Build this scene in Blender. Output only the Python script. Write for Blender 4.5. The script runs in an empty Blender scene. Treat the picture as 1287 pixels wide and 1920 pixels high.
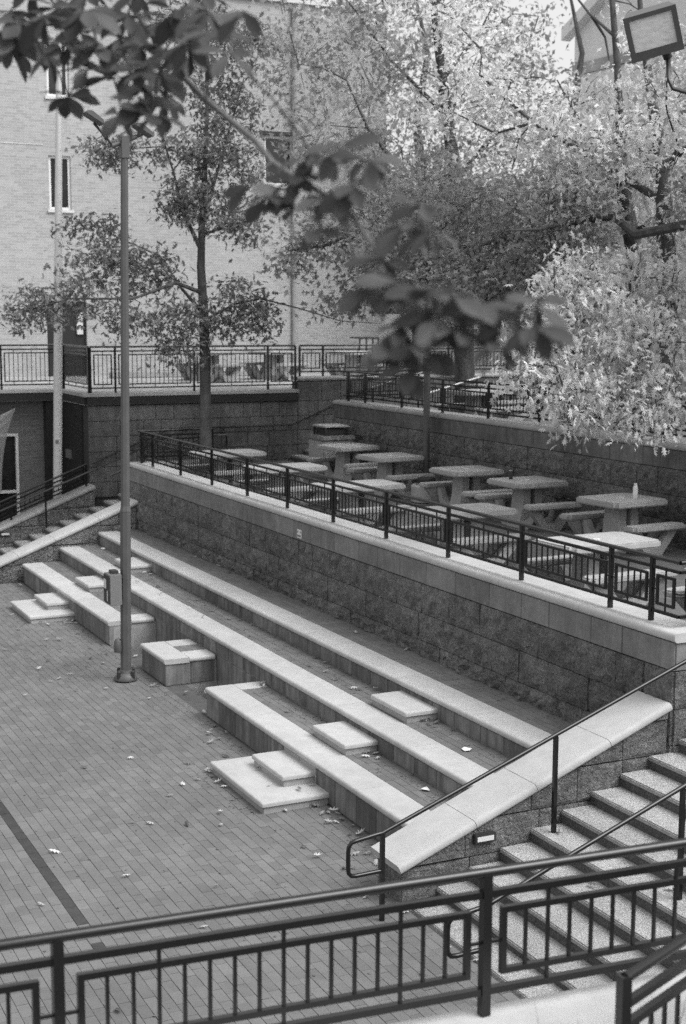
import bpy, bmesh, math, random
import numpy as np
from mathutils import Vector, Matrix, Euler

random.seed(7)
rng = np.random.default_rng(7)
scene = bpy.context.scene
col = scene.collection
PI = math.pi

# ------------------------------------------------------------------ camera
CAM = Vector((27.0503, -6.1896, 5.1591))
yaw, pitch, roll = math.radians(64.243), math.radians(7.886), math.radians(0.21)
FW = Vector((-math.sin(yaw) * math.cos(pitch), math.cos(yaw) * math.cos(pitch), -math.sin(pitch)))
_rt = Vector((math.cos(yaw), math.sin(yaw), 0)); _up = _rt.cross(FW)
RT = _rt * math.cos(roll) + _up * math.sin(roll)
UP = _up * math.cos(roll) - _rt * math.sin(roll)
cd = bpy.data.cameras.new('camera')
cam = bpy.data.objects.new('camera', cd); col.objects.link(cam)
cam.matrix_world = Matrix(((RT.x, UP.x, -FW.x, CAM.x), (RT.y, UP.y, -FW.y, CAM.y), (RT.z, UP.z, -FW.z, CAM.z), (0, 0, 0, 1)))
cd.sensor_fit = 'VERTICAL'; cd.sensor_height = 36.0; cd.sensor_width = 24.0; cd.lens = 50.0
cd.clip_start = 0.1; cd.clip_end = 2000
cd.dof.use_dof = True; cd.dof.focus_distance = 12.5; cd.dof.aperture_fstop = 2.9
scene.camera = cam

# ------------------------------------------------------------------ light
SUN_EL, SUN_AZ = math.radians(54), math.radians(38)      # azimuth from +X towards +Y
w = bpy.data.worlds.new('World'); scene.world = w; w.use_nodes = True
nt = w.node_tree; nt.nodes.clear()
sky = nt.nodes.new('ShaderNodeTexSky'); sky.sky_type = 'NISHITA'; sky.sun_disc = False
sky.sun_elevation = SUN_EL; sky.sun_rotation = math.radians(90) - SUN_AZ
sky.air_density = 1.0; sky.dust_density = 7.0; sky.ozone_density = 1.0
bw = nt.nodes.new('ShaderNodeRGBToBW'); bg = nt.nodes.new('ShaderNodeBackground'); bg.inputs[1].default_value = 0.15
wo = nt.nodes.new('ShaderNodeOutputWorld')
nt.links.new(sky.outputs[0], bw.inputs[0]); mxs = nt.nodes.new('ShaderNodeMath'); mxs.operation = 'MAXIMUM'; mxs.inputs[1].default_value = 3.7   # even white overcast
nt.links.new(bw.outputs[0], mxs.inputs[0]); nt.links.new(mxs.outputs[0], bg.inputs[0]); nt.links.new(bg.outputs[0], wo.inputs[0])
sl = bpy.data.lights.new('sun', 'SUN'); sl.energy = 0.8; sl.angle = math.radians(40); sl.color = (1, 1, 1)
so = bpy.data.objects.new('sun', sl); col.objects.link(so)
sd = Vector((math.cos(SUN_EL) * math.cos(SUN_AZ), math.cos(SUN_EL) * math.sin(SUN_AZ), math.sin(SUN_EL)))
so.rotation_euler = sd.to_track_quat('Z', 'Y').to_euler(); so.location = (10, 0, 40)
scene.view_settings.view_transform = 'Standard'; scene.view_settings.look = 'None'
scene.view_settings.gamma = 1.0; scene.view_settings.use_curve_mapping = False
scene.view_settings.exposure = 0.64
scene.render.engine = 'CYCLES'
scene.cycles.max_bounces = 6; scene.cycles.diffuse_bounces = 3; scene.cycles.transparent_max_bounces = 8
scene.cycles.use_denoising = False

# ------------------------------------------------------------------ helpers
def P(u, v, d):
    """point at distance d seen at photograph position (u, v)"""
    return CAM + d * (FW + (u - 643.5) / 2667.0 * RT + (960.0 - v) / 2667.0 * UP)
def proj(p):
    q = p - CAM; z = q.dot(FW)
    return 643.5 + 2667 * q.dot(RT) / z, 960 - 2667 * q.dot(UP) / z, z

def tag(o, label=None, cat=None, group=None, kind=None):
    if label: o['label'] = label
    if cat: o['category'] = cat
    if group: o['group'] = group
    if kind: o['kind'] = kind
    return o
def thing(name, label, cat, loc=(0, 0, 0), group=None, rz=0.0):
    o = bpy.data.objects.new(name, None); col.objects.link(o); o.location = loc; o.rotation_euler = (0, 0, rz)
    o.empty_display_size = .2
    return tag(o, label, cat, group)
def world_of(p):
    if p is None: return Matrix.Identity(4)
    M = Matrix.LocRotScale(p.location, p.rotation_euler, p.scale)
    return world_of(p.parent) @ M
def put(name, me, parent=None, M=None):
    """object from shared mesh at WORLD matrix M, parented"""
    o = bpy.data.objects.new(name, me); col.objects.link(o)
    M = M or Matrix.Identity(4)
    if parent is not None:
        o.parent = parent; M = world_of(parent).inverted() @ M
    o.matrix_basis = M
    return o
def mesh(name, verts, faces, mat, smooth=False):
    me = bpy.data.meshes.new(name); me.from_pydata([tuple(v) for v in verts], [], faces); me.update()
    if mat: me.materials.append(mat)
    if smooth: me.polygons.foreach_set('use_smooth', [True] * len(me.polygons))
    return me
def bm_mesh(name, bm, mat, smooth=False):
    bmesh.ops.recalc_face_normals(bm, faces=bm.faces)
    me = bpy.data.meshes.new(name); bm.to_mesh(me); bm.free()
    if mat: me.materials.append(mat)
    if smooth:
        for p in me.polygons: p.use_smooth = True
    return me
BOXF = [(0, 3, 2, 1), (4, 5, 6, 7), (0, 1, 5, 4), (1, 2, 6, 5), (2, 3, 7, 6), (3, 0, 4, 7)]
def box_v(x0, x1, y0, y1, z0, z1):
    return [(x0, y0, z0), (x1, y0, z0), (x1, y1, z0), (x0, y1, z0), (x0, y0, z1), (x1, y0, z1), (x1, y1, z1), (x0, y1, z1)]
class MB:
    def __init__(s): s.v = []; s.f = []
    def add(s, v, f):
        n = len(s.v); s.v += [tuple(a) for a in v]; s.f += [tuple(i + n for i in q) for q in f]; return s
    def box(s, *a): return s.add(box_v(*a), BOXF)
    def bar(s, a, b, w, h):
        a, b = Vector(a), Vector(b); d = (b - a).normalized(); up = Vector((0, 0, 1))
        if abs(d.z) > .95: up = Vector((0, 1, 0))
        r = d.cross(up).normalized(); u = r.cross(d)
        vs = [p + r * (sx * w / 2) + u * (sz * h / 2) for p in (a, b) for sx, sz in ((-1, -1), (1, -1), (1, 1), (-1, 1))]
        return s.add(vs, BOXF)
    def tube(s, pts, rad, n=8, cap=True):
        pts = [Vector(p) for p in pts]; m = len(pts)
        if not hasattr(rad, '__len__'): rad = [rad] * m
        vs = []; prev = None
        for i, p in enumerate(pts):
            d = (pts[min(i + 1, m - 1)] - pts[max(i - 1, 0)])
            if d.length < 1e-9: d = Vector((0, 0, 1))
            d.normalize()
            if prev is None:
                ref = Vector((0, 0, 1)) if abs(d.z) < .9 else Vector((1, 0, 0)); r = d.cross(ref).normalized()
            else:
                r = (prev - d * prev.dot(d))
                r = r.normalized() if r.length > 1e-6 else d.orthogonal().normalized()
            prev = r; u = d.cross(r)
            for k in range(n):
                a = 2 * PI * k / n; vs.append(p + (r * math.cos(a) + u * math.sin(a)) * rad[i])
        fs = [(i * n + k, i * n + (k + 1) % n, (i + 1) * n + (k + 1) % n, (i + 1) * n + k) for i in range(m - 1) for k in range(n)]
        if cap: fs += [tuple(range(n))[::-1], tuple((m - 1) * n + k for k in range(n))]
        return s.add(vs, fs)
    def lathe(s, prof, c, n=20):
        vs = [(c[0] + r * math.cos(2 * PI * k / n), c[1] + r * math.sin(2 * PI * k / n), c[2] + z) for r, z in prof for k in range(n)]
        fs = [(i * n + k, i * n + (k + 1) % n, (i + 1) * n + (k + 1) % n, (i + 1) * n + k) for i in range(len(prof) - 1) for k in range(n)]
        fs += [tuple(range(n))[::-1], tuple((len(prof) - 1) * n + k for k in range(n))]
        return s.add(vs, fs)
    def prism(s, poly, axis, a, b):
        """poly in the two other axes, extruded from a to b along axis (0,1,2)"""
        def mk(p, t):
            q = [0, 0, 0]; o = [i for i in range(3) if i != axis]; q[o[0]], q[o[1]], q[axis] = p[0], p[1], t; return tuple(q)
        n = len(poly); vs = [mk(p, a) for p in poly] + [mk(p, b) for p in poly]
        fs = [tuple(range(n)), tuple(range(2 * n - 1, n - 1, -1))] + [(i, i + n, (i + 1) % n + n, (i + 1) % n) for i in range(n)]
        return s.add(vs, fs)
    def build(s, name, mat, parent=None, smooth=False, bevel=0):
        me = mesh(name, s.v, s.f, mat)
        bm = bmesh.new(); bm.from_mesh(me); bmesh.ops.recalc_face_normals(bm, faces=bm.faces)
        if bevel: bmesh.ops.bevel(bm, geom=[e for e in bm.edges if e.calc_length() > bevel * 2.2], offset=bevel, segments=2, affect='EDGES', clamp_overlap=True)
        bm.to_mesh(me); bm.free()
        if smooth:
            me.polygons.foreach_set('use_smooth', [True] * len(me.polygons))
            try: me.set_sharp_from_angle(angle=math.radians(40))
            except Exception: pass
        if parent is not None: me.transform(world_of(parent).inverted())
        o = bpy.data.objects.new(name, me); col.objects.link(o)
        if parent is not None: o.parent = parent
        return o
def struct(o): o['kind'] = 'structure'; return o

# ------------------------------------------------------------------ materials (all neutral: the photograph is black and white)
class N:
    def __init__(s, name, rough=.85, spec=.3):
        s.m = bpy.data.materials.new(name); s.m.use_nodes = True; s.t = s.m.node_tree
        s.b = s.t.nodes['Principled BSDF']; s.b.inputs['Roughness'].default_value = rough
        s.b.inputs['Specular IOR Level'].default_value = spec
    def n(s, t, **k):
        x = s.t.nodes.new(t)
        for a, b in k.items(): setattr(x, a, b)
        return x
    def l(s, a, b): s.t.links.new(a, b)
    def math(s, op, a, b=None, c=None, clamp=False):
        x = s.n('ShaderNodeMath', operation=op); x.use_clamp = clamp
        for i, v in enumerate((a, b, c)):
            if v is None: continue
            if isinstance(v, (int, float)): x.inputs[i].default_value = v
            else: s.l(v, x.inputs[i])
        return x.outputs[0]
    def pos(s, sc=(1, 1, 1)):
        g = s.n('ShaderNodeNewGeometry'); m = s.n('ShaderNodeVectorMath', operation='MULTIPLY'); s.l(g.outputs['Position'], m.inputs[0]); m.inputs[1].default_value = sc
        return m.outputs[0]
    def noise(s, vec, scale, detail=3, rough=.55):
        x = s.n('ShaderNodeTexNoise'); x.inputs['Scale'].default_value = scale; x.inputs['Detail'].default_value = detail; x.inputs['Roughness'].default_value = rough
        s.l(vec, x.inputs['Vector']); return x.outputs['Fac']
    def rand(s): return s.n('ShaderNodeObjectInfo').outputs['Random']
    def grey(s, val):
        c = s.n('ShaderNodeCombineColor')
        for i in range(3): s.l(val, c.inputs[i])
        s.l(c.outputs[0], s.b.inputs['Base Color'])
    def bump(s, h, strength, dist):
        b = s.n('ShaderNodeBump'); b.inputs['Strength'].default_value = strength; b.inputs['Distance'].default_value = dist
        s.l(h, b.inputs['Height']); s.l(b.outputs[0], s.b.inputs['Normal'])
def vary(m, base, terms):
    """base * product(1 + amp*(fac-0.5)*2)"""
    v = None
    for fac, amp in terms:
        t = m.math('MULTIPLY_ADD', fac, 2 * amp, 1 - amp)
        v = t if v is None else m.math('MULTIPLY', v, t)
    return m.math('MULTIPLY', v, base)
def stone(name, base, rough=.9, big=.25, mid=.2, speck=.2, rnd=.1, bump=.4, bdist=.01, bscale=25, sscale=140, streak=0, tone=False):
    m = N(name, rough); p = m.pos()
    st = lambda f: m.math('MULTIPLY_ADD', f, 2.4, -.7, clamp=True)
    terms = [(st(m.noise(p, .7, 5, .6)), big), (st(m.noise(p, 7, 6, .65)), mid), (st(m.noise(p, sscale, 2, .7)), speck)]
    if rnd: terms.append((m.rand(), rnd))
    if streak: terms.append((st(m.noise(m.pos((5, 5, .5)), 1.6, 5, .65)), streak))
    if tone:
        a = m.n('ShaderNodeAttribute'); a.attribute_name = 'tone'; terms.append((m.math('FRACT', m.math('ADD', a.outputs['Fac'], m.rand())), .12))
    v = vary(m, base, terms); v = m.math('MAXIMUM', v, base * .25); m.grey(v)
    h = m.noise(p, bscale, 9 if bdist > .03 else 5, .68 if bdist > .03 else .65); m.bump(h, bump, bdist)
    return m.m
def plain(name, v, rough=.5, metal=0., spec=.4, amp=.1):
    m = N(name, rough, spec); m.b.inputs['Metallic'].default_value = metal
    p = m.pos(); m.grey(vary(m, v, [(m.noise(p, 5, 3), amp), (m.noise(p, 60, 2), amp * .6)]))
    return m.m
M_cap = stone('cap_concrete', .415, big=.12, mid=.09, speck=.08, rnd=.05, bump=.12, bdist=.004, bscale=120, sscale=220)
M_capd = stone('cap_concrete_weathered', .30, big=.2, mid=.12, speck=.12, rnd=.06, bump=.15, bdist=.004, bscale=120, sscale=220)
M_riser = stone('riser_stone', .15, big=.25, mid=.2, speck=.1, rnd=.3, bump=.2, bdist=.004, bscale=60, streak=.45)
M_grout = stone('pale_grout', .3, big=.2, mid=.2, speck=.1, rnd=0, bump=.1, bdist=.003)
M_riser_clean = stone('riser_stone_clean', .32, big=.15, mid=.12, speck=.1, rnd=.08, bump=.15, bdist=.004, bscale=60)
M_rough = stone('split_face_stone', .2, big=.2, mid=.42, speck=.38, rnd=.14, bump=1.0, bdist=.2, bscale=11, sscale=38)
M_shadestone = stone('shade_toned_ashlar', .11, big=.4, mid=.25, speck=.3, rnd=.12, bump=.3, bdist=.006, bscale=60, sscale=100, streak=.25)  # sawn stone again, with the shade under deck and trees put into its colour
M_smooth = stone('sawn_stone', .175, big=.25, mid=.18, speck=.15, rnd=.14, bump=.25, bdist=.004, bscale=60, sscale=130, streak=.15)
M_mortar = stone('mortar', .05, big=.1, mid=.1, speck=.1, rnd=0, bump=.2, bdist=.004)
M_paver = stone('brick_paver', .138, big=.14, mid=.08, speck=.12, rnd=0, bump=.3, bdist=.003, bscale=90, sscale=160, tone=True)
M_paverd = stone('dark_paver', .042, big=.2, mid=.2, speck=.2, rnd=.2, bump=.3, bdist=.003, bscale=90)
M_joint = stone('joint_sand', .085, big=.2, mid=.2, speck=.2, rnd=0, bump=.2, bdist=.004)
M_tread_pave = stone('terrace_paving', .12, big=.25, mid=.2, speck=.2, rnd=0, bump=.3, bdist=.004, bscale=60)
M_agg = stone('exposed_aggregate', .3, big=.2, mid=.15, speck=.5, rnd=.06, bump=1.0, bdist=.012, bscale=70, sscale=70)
M_agg_shade = stone('exposed_aggregate_riser_shade', .09, big=.2, mid=.2, speck=.6, rnd=.06, bump=1.0, bdist=.015, bscale=70, sscale=75)  # same aggregate as the treads, colour darkened for the shade on riser faces
M_table = stone('pebble_concrete', .33, big=.12, mid=.12, speck=.3, rnd=.06, bump=.3, bdist=.004, bscale=120, sscale=120)
M_steel = plain('black_painted_steel', .008, .25, 0, .5, .2)
M_pole = plain('painted_pole', .085, .5, 0, .4, .25)
M_silver = plain('galvanised_pole', .55, .45, .2, .5, .1)
M_dark = plain('dark_metal', .03, .5)
M_fascia = plain('deck_fascia', .02, .7)
M_deck = stone('deck_concrete', .32, big=.2, mid=.1, speck=.1, rnd=0, bump=.1, bdist=.003)
M_white = plain('white_frame', .7, .6)
M_door = plain('dark_door', .022, .5)
M_glass = plain('dark_window', .02, .12, 0, .6)
M_box = plain('grey_cabinet', .2, .45, .3)
M_label = plain('pale_label', .6, .6)
M_bark = stone('bark', .075, big=.2, mid=.3, speck=.3, rnd=.1, bump=.9, bdist=.02, bscale=18, streak=.4)
M_twig = stone('twig_bark', .11, big=.2, mid=.2, speck=.2, rnd=.1, bump=.4, bdist=.003, bscale=90)
M_soil = stone('soil', .08, big=.3, mid=.3, speck=.3, rnd=0, bump=.5, bdist=.02)
M_ground = stone('ground_paving', .16, big=.3, mid=.2, speck=.2, rnd=0, bump=.2, bdist=.01)
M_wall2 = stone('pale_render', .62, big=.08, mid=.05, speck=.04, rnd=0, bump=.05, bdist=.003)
def brick_mat(name, base, mortar, axis):
    m = N(name, .9); g = m.n('ShaderNodeNewGeometry'); s = m.n('ShaderNodeSeparateXYZ'); m.l(g.outputs['Position'], s.inputs[0])
    c = m.n('ShaderNodeCombineXYZ'); m.l(s.outputs[axis], c.inputs[0]); m.l(s.outputs[2], c.inputs[1])
    b = m.n('ShaderNodeTexBrick'); m.l(c.outputs[0], b.inputs['Vector'])
    b.inputs['Color1'].default_value = (base * .88,) * 3 + (1,); b.inputs['Color2'].default_value = (base * 1.12,) * 3 + (1,); b.inputs['Mortar'].default_value = (mortar,) * 3 + (1,)
    b.inputs['Scale'].default_value = 1; b.inputs['Brick Width'].default_value = .215; b.inputs['Row Height'].default_value = .075; b.inputs['Mortar Size'].default_value = .007; b.inputs['Mortar Smooth'].default_value = .2
    bwn = m.n('ShaderNodeRGBToBW'); m.l(b.outputs['Color'], bwn.inputs[0])
    p = m.pos(); v = m.math('MULTIPLY', bwn.outputs[0], vary(m, 1.0, [(m.noise(p, .35, 4), .14), (m.noise(p, 9, 3), .1)])); m.grey(v)
    m.bump(b.outputs['Fac'], -.4, .006); return m.m
M_brick = brick_mat('pale_brick', .36, .44, 1)
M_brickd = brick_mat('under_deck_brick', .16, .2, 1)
def leaf_mat(name, base, trans, var=.35, rough=.5):
    m = N(name, rough, .2); p = m.pos()
    a = m.n('ShaderNodeAttribute'); a.attribute_name = 'tone'
    r = m.math('MAXIMUM', a.outputs['Fac'], m.math('MULTIPLY', m.rand(), m.math('LESS_THAN', a.outputs['Fac'], .0001)))
    v = vary(m, base, [(r, var), (m.noise(p, 14, 2), .15)]); m.grey(v)
    tr = m.n('ShaderNodeBsdfTranslucent'); c = m.n('ShaderNodeCombineColor')
    tv = m.math('MULTIPLY', v, 1.25)
    for i in range(3): m.l(tv, c.inputs[i])
    m.l(c.outputs[0], tr.inputs[0])
    mx = m.n('ShaderNodeMixShader'); mx.inputs[0].default_value = trans
    m.l(m.b.outputs[0], mx.inputs[1]); m.l(tr.outputs[0], mx.inputs[2])
    m.l(mx.outputs[0], m.t.nodes['Material Output'].inputs['Surface']); return m.m
M_leafA = leaf_mat('oak_leaf', .17, .4, .45)
M_leafC = leaf_mat('shade_tree_leaf', .32, .55, .5)
M_leafG = leaf_mat('yellowing_leaf', .6, .6, .45)
M_leafD = leaf_mat('pale_oak_leaf', .56, .4, .5)
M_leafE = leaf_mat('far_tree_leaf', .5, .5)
M_leafF = leaf_mat('broad_leaf', .075, .3, .5, .5)
M_fallen = leaf_mat('fallen_leaf', .36, .1, .6, .7)
M_fallend = leaf_mat('fallen_leaf_dark', .12, .1, .4, .8)
M_grass = leaf_mat('grass_blade', .2, .3)

# ------------------------------------------------------------------ shared unit meshes
UBOX = {}
def ubox(mat):
    if mat.name not in UBOX: UBOX[mat.name] = mesh('unit_bar', box_v(0, 1, -.5, .5, -.5, .5), BOXF, mat)
    return UBOX[mat.name]
UCYL = {}
def ucyl(mat, n=12):
    if mat.name not in UCYL:
        b = MB().tube([(0, 0, 0), (1, 0, 0)], 1.0, n); me = mesh('unit_tube', b.v, b.f, mat, True)
        try: me.set_sharp_from_angle(angle=math.radians(50))
        except Exception: pass
        UCYL[mat.name] = me
    return UCYL[mat.name]
def seg_matrix(a, b, w, h):
    a, b = Vector(a), Vector(b); d = b - a; L = d.length; d.normalize()
    up = Vector((0, 0, 1)) if abs(d.z) < .95 else Vector((0, 1, 0))
    r = up.cross(d).normalized(); u = d.cross(r)
    return Matrix(((d.x * L, r.x * w, u.x * h, a.x), (d.y * L, r.y * w, u.y * h, a.y), (d.z * L, r.z * w, u.z * h, a.z), (0, 0, 0, 1)))
def bar(name, parent, a, b, w, h, mat): return put(name, ubox(mat), parent, seg_matrix(a, b, w, h))
def rod(name, parent, a, b, r, mat): return put(name, ucyl(mat), parent, seg_matrix(a, b, r, r))

# rough and smooth facing stones: x 0..1 (scaled to length), z 0..1 (scaled to height), front towards -y
def rough_block(seed):
    r = random.Random(seed); nx, nz = 6, 4; V = []; F = []
    for j in range(nz + 1):
        for i in range(nx + 1):
            e = (i in (0, nx)) or (j in (0, nz))
            y = -r.uniform(.006, .026) if e else -(r.uniform(.0, .045) + .02 * math.sin(r.random() * 3))
            x = i / nx + (0 if i in (0, nx) else r.uniform(-.05, .05)); z = j / nz + (0 if j in (0, nz) else r.uniform(-.08, .08))
            V.append((x, y, z))
    for j in range(nz):
        for i in range(nx):
            a = j * (nx + 1) + i; F.append((a, a + 1, a + nx + 2, a + nx + 1))
    ring = [i for i in range(nx + 1)] + [(j + 1) * (nx + 1) + nx for j in range(nz)] + [nz * (nx + 1) + i for i in range(nx - 1, -1, -1)] + [j * (nx + 1) for j in range(nz - 1, 0, -1)]
    n0 = len(V); cs = [(0, .06, 0), (1, .06, 0), (1, .06, 1), (0, .06, 1)]; V += cs
    for k in range(len(ring)):
        a, b = ring[k], ring[(k + 1) % len(ring)]; va, vb = V[a], V[b]
        s = 0 if (va[2] == 0 and vb[2] == 0) else 1 if (va[0] == 1 and vb[0] == 1) else 2 if (va[2] == 1 and vb[2] == 1) else 3
        pa = (va[0], .06, va[2]); V.append(pa); ia = len(V) - 1; V.append((vb[0], .06, vb[2])); F.append((b, a, ia, ia + 1))
    return V, F
ROUGH = [mesh('split_block', *rough_block(100 + i), M_rough, False) for i in range(14)]
def flat_block(mat, c=.02):
    V = [(0, 0, 0), (1, 0, 0), (1, 0, 1), (0, 0, 1), (c, -.008, c * 1.5), (1 - c, -.008, c * 1.5), (1 - c, -.008, 1 - c * 1.5), (c, -.008, 1 - c * 1.5), (0, .06, 0), (1, .06, 0), (1, .06, 1), (0, .06, 1)]
    F = [(4, 5, 6, 7), (0, 1, 5, 4), (1, 2, 6, 5), (2, 3, 7, 6), (3, 0, 4, 7), (1, 0, 8, 9), (2, 1, 9, 10), (3, 2, 10, 11), (0, 3, 11, 8)]
    return mesh('flat_block', V, F, mat)
SMOOTH = flat_block(M_smooth, .012)
SHADEB = flat_block(M_shadestone, .012)
PANEL = flat_block(M_riser, .012); PANELC = flat_block(M_riser_clean, .012)
# bullnosed capstone, front towards -y, top z=0, x 0..1
def cap_profile(wid, t, r):
    pts = [(wid, -t), (wid, 0)]
    for k in range(6):
        a = PI / 2 + k * (PI * .5) / 5; pts.append((r + r * math.cos(a), -r + r * math.sin(a)))
    for k in range(4):
        a = PI + k * (PI * .42) / 3; pts.append((r + r * math.cos(a), -max(r, t - r) + r * math.sin(a)))
    return pts
CAPS = {}
def cap_mesh(wid, t, r, mat):
    k = (round(wid, 3), round(t, 3), round(r, 3), mat.name)
    if k not in CAPS:
        pr = cap_profile(wid, t, r); b = MB().prism([(y, z) for y, z in pr], 0, 0, 1)
        bm = bmesh.new(); me = mesh('capstone', b.v, b.f, mat); bm.from_mesh(me); bmesh.ops.recalc_face_normals(bm, faces=bm.faces); bm.to_mesh(me); bm.free()
        me.polygons.foreach_set('use_smooth', [len(p.vertices) == 4 for p in me.polygons])
        try: me.set_sharp_from_angle(angle=math.radians(35))
        except Exception: pass
        CAPS[k] = me
    return CAPS[k]
def frame(origin, ang): return Matrix.Translation(Vector(origin)) @ Matrix.Rotation(ang, 4, 'Z')
def cap_run(parent, F, x0, x1, y, z, wid, t, r, mat, n, name='capstone', gap=.004):
    cuts = [x0 + (x1 - x0) * k / n for k in range(n + 1)]
    for a, b in zip(cuts, cuts[1:]):
        put(name, cap_mesh(wid, t, r, mat), parent, F @ Matrix.Translation((a + gap / 2, y, z)) @ Matrix.Diagonal((b - a - gap, 1, 1, 1)))
def split(x0, x1, lo, hi, rnd):
    out = [x0]
    while x1 - out[-1] > hi * 1.35: out.append(out[-1] + rnd.uniform(lo, hi))
    if x1 - out[-1] > hi: out.append((x1 + out[-1]) / 2)
    out.append(x1); return out
def facing(parent, F, x0, x1, z0, courses, rnd, gap=.009):
    """courses bottom-up: (height, kind)"""
    z = z0
    for h, kind in courses:
        lo, hi = (.45, .75) if kind == 'rough' else (.4, .85) if kind in ('smooth', 'dark') else (.42, .56)
        for a, b in zip(split(x0, x1, lo, hi, rnd), split(x0, x1, lo, hi, rnd)[1:]) if False else (lambda c: list(zip(c, c[1:])))(split(x0, x1, lo, hi, rnd)):
            me = rnd.choice(ROUGH) if kind == 'rough' else SHADEB if kind == 'dark' else SMOOTH if kind == 'smooth' else PANEL  # 'dark' courses are the same stone, darkened in colour for shade
            put('facing_stone' if kind != 'panel' else 'riser_panel', me, parent, F @ Matrix.Translation((a + gap / 2, rnd.uniform(-.012, .008) if kind == 'rough' else 0, z + gap / 2)) @ Matrix.Diagonal((b - a - gap, 1, h - gap, 1)))
        z += h
    return z

# ------------------------------------------------------------------ dimensions (metres)
R_ = .1275; TR = .3285
Z1, Z2, Z3 = 3 * R_, 5 * R_, 7 * R_
Y2, Y3, YW = .758, 1.541, 2.374
CW = .384
ZT = 14 * R_            # table terrace floor
ZC = 2.187              # its wall cap
ZU = 23 * R_            # upper terrace floor
ZD = 27 * R_            # deck
XE0, XE1 = 16.02, 16.55 # right cheek wall
XL1, XL0 = -.08, -.62   # left cheek wall
XWL = -.66              # left end of terrace wall
XS = -3.3               # stone wall plane below deck
YT2 = 7.2               # upper terrace wall face
ZC2 = 3.31

# ------------------------------------------------------------------ the setting
g = MB(); g.add([(-300, -300, -.35), (300, -300, -.35), (300, 300, -.35), (-300, 300, -.35)], [(0, 1, 2, 3)])
struct(g.build('ground', M_ground))
plaza = MB().box(-14, 22.0, -14, .3, -.3, -.009).build('plaza', M_joint); struct(plaza)
terr = MB().box(XWL + .1, 16.5, YW + .1, 7.3, -.3, ZT).build('terrace', M_tread_pave); struct(terr)
land = MB().box(16.5, 22.1, 4.09, 7.3, -.3, ZT - .003).build('stair_landing', M_tread_pave); struct(land)
land2 = MB().box(XS, XWL + .1, 4.09, 7.25, -.3, ZT - .003).build('stair_landing', M_tread_pave); struct(land2)
up = MB().box(-1.1, 24, YT2 + .1, 15, -.3, ZU).build('upper_terrace', M_tread_pave); struct(up)
up2 = MB().box(XS, -1.1, YT2 + 9 * TR - .1, 15, -.3, ZU - .003).build('upper_terrace_walk', M_tread_pave); struct(up2)
deck = MB().box(-20, XS - .03, 2.27, 40, 3.18, ZD).box(-20, -5.45, -30, 2.268, 3.18, ZD - .002).build('deck', M_deck); struct(deck)
hill = MB().box(XS - .02, 60, 15, 60, -.3, ZD - .004).build('upper_ground', M_soil); struct(hill)
path = MB().box(24.2, 60, -40, 15, -.3, 2.0).build('upper_path', M_ground); struct(path)
bed = MB().box(22.75, 24.2, -20, 6, -.3, 2.08).build('planting_bed', M_soil); struct(bed)

# paving bricks of the plaza: rows run along X
pv = []; rowh, plen = .1, .2
for j in range(66):
    y1 = -.012 - j * rowh; off = (j % 2) * .1
    for i in range(128):
        x0 = -4 + i * plen + off
        pv.append((x0, y1 - rowh, random.uniform(-.0022, .0022), 1 if (j == 31 and (x0 < 15.7 or 16.0 < x0 < 16.25)) else 0))
def paver_geo(w_, h_, g_=.0012, c_=.0014):
    return [(g_, g_, -.012), (w_ - g_, g_, -.012), (w_ - g_, h_ - g_, -.012), (g_, h_ - g_, -.012), (g_ + c_, g_ + c_, 0), (w_ - g_ - c_, g_ + c_, 0), (w_ - g_ - c_, h_ - g_ - c_, 0), (g_ + c_, h_ - g_ - c_, 0)]
PF = [(4, 5, 6, 7), (0, 1, 5, 4), (1, 2, 6, 5), (2, 3, 7, 6), (3, 0, 4, 7)]
PV = np.array(paver_geo(plen, rowh)); me_pav = mesh('paver', PV, PF, M_paver); me_pavd = mesh('paver', PV, PF, M_paverd)
def in_front(q):
    u, v, d = proj(Vector((q[0] + .1, q[1] + .05, 0))); return 5 < u < 1282 and v < 1915, d
vis = []
for k, q in enumerate(pv):
    ok, d = in_front(q)
    if ok: vis.append((d, k))
vis.sort(); near = set(k for d, k in vis[:300]); dark = set(k for k, q in enumerate(pv) if q[3])
for k in sorted(near):
    q = pv[k]; put('paver', me_pavd if q[3] else me_pav, plaza, Matrix.Translation((q[0], q[1], q[2])))
def joined(cells, geo, name, mat, parent, tones=True):
    n = len(cells); V = np.concatenate([geo + np.array([c[0], c[1], c[2]]) for c in cells]); F = [tuple(i + 8 * k for i in f) for k in range(n) for f in PF]
    me = mesh(name, V.tolist(), F, mat)
    if tones:
        at = me.attributes.new('tone', 'FLOAT', 'FACE'); at.data.foreach_set('value', np.repeat(rng.random(n), 5).astype(np.float32))
    o = bpy.data.objects.new(name, me); col.objects.link(o); o.parent = parent; o['kind'] = 'stuff'
    if parent.type == 'EMPTY': me.transform(world_of(parent).inverted())
    return o
joined([q for k, q in enumerate(pv) if k not in near and k not in dark], PV, 'far_pavers', M_paver, plaza)
joined([q for k, q in enumerate(pv) if k not in near and k in dark], PV, 'dark_paver_strip', M_paverd, plaza)
def paved(parent, x0, x1, y0, y1, z, name='tread_pavers'):
    n = max(1, round((y1 - y0) / .1)); rh = (y1 - y0) / n; cells = []; m = max(1, round((x1 - x0) / .2)); pl = (x1 - x0) / m
    geo = np.array(paver_geo(pl, rh))
    for j in range(n):
        for i in range(m): cells.append((x0 + i * pl, y0 + j * rh, z + random.uniform(-.0015, .0015)))
    joined(cells, geo, name, M_paver, parent)

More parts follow.
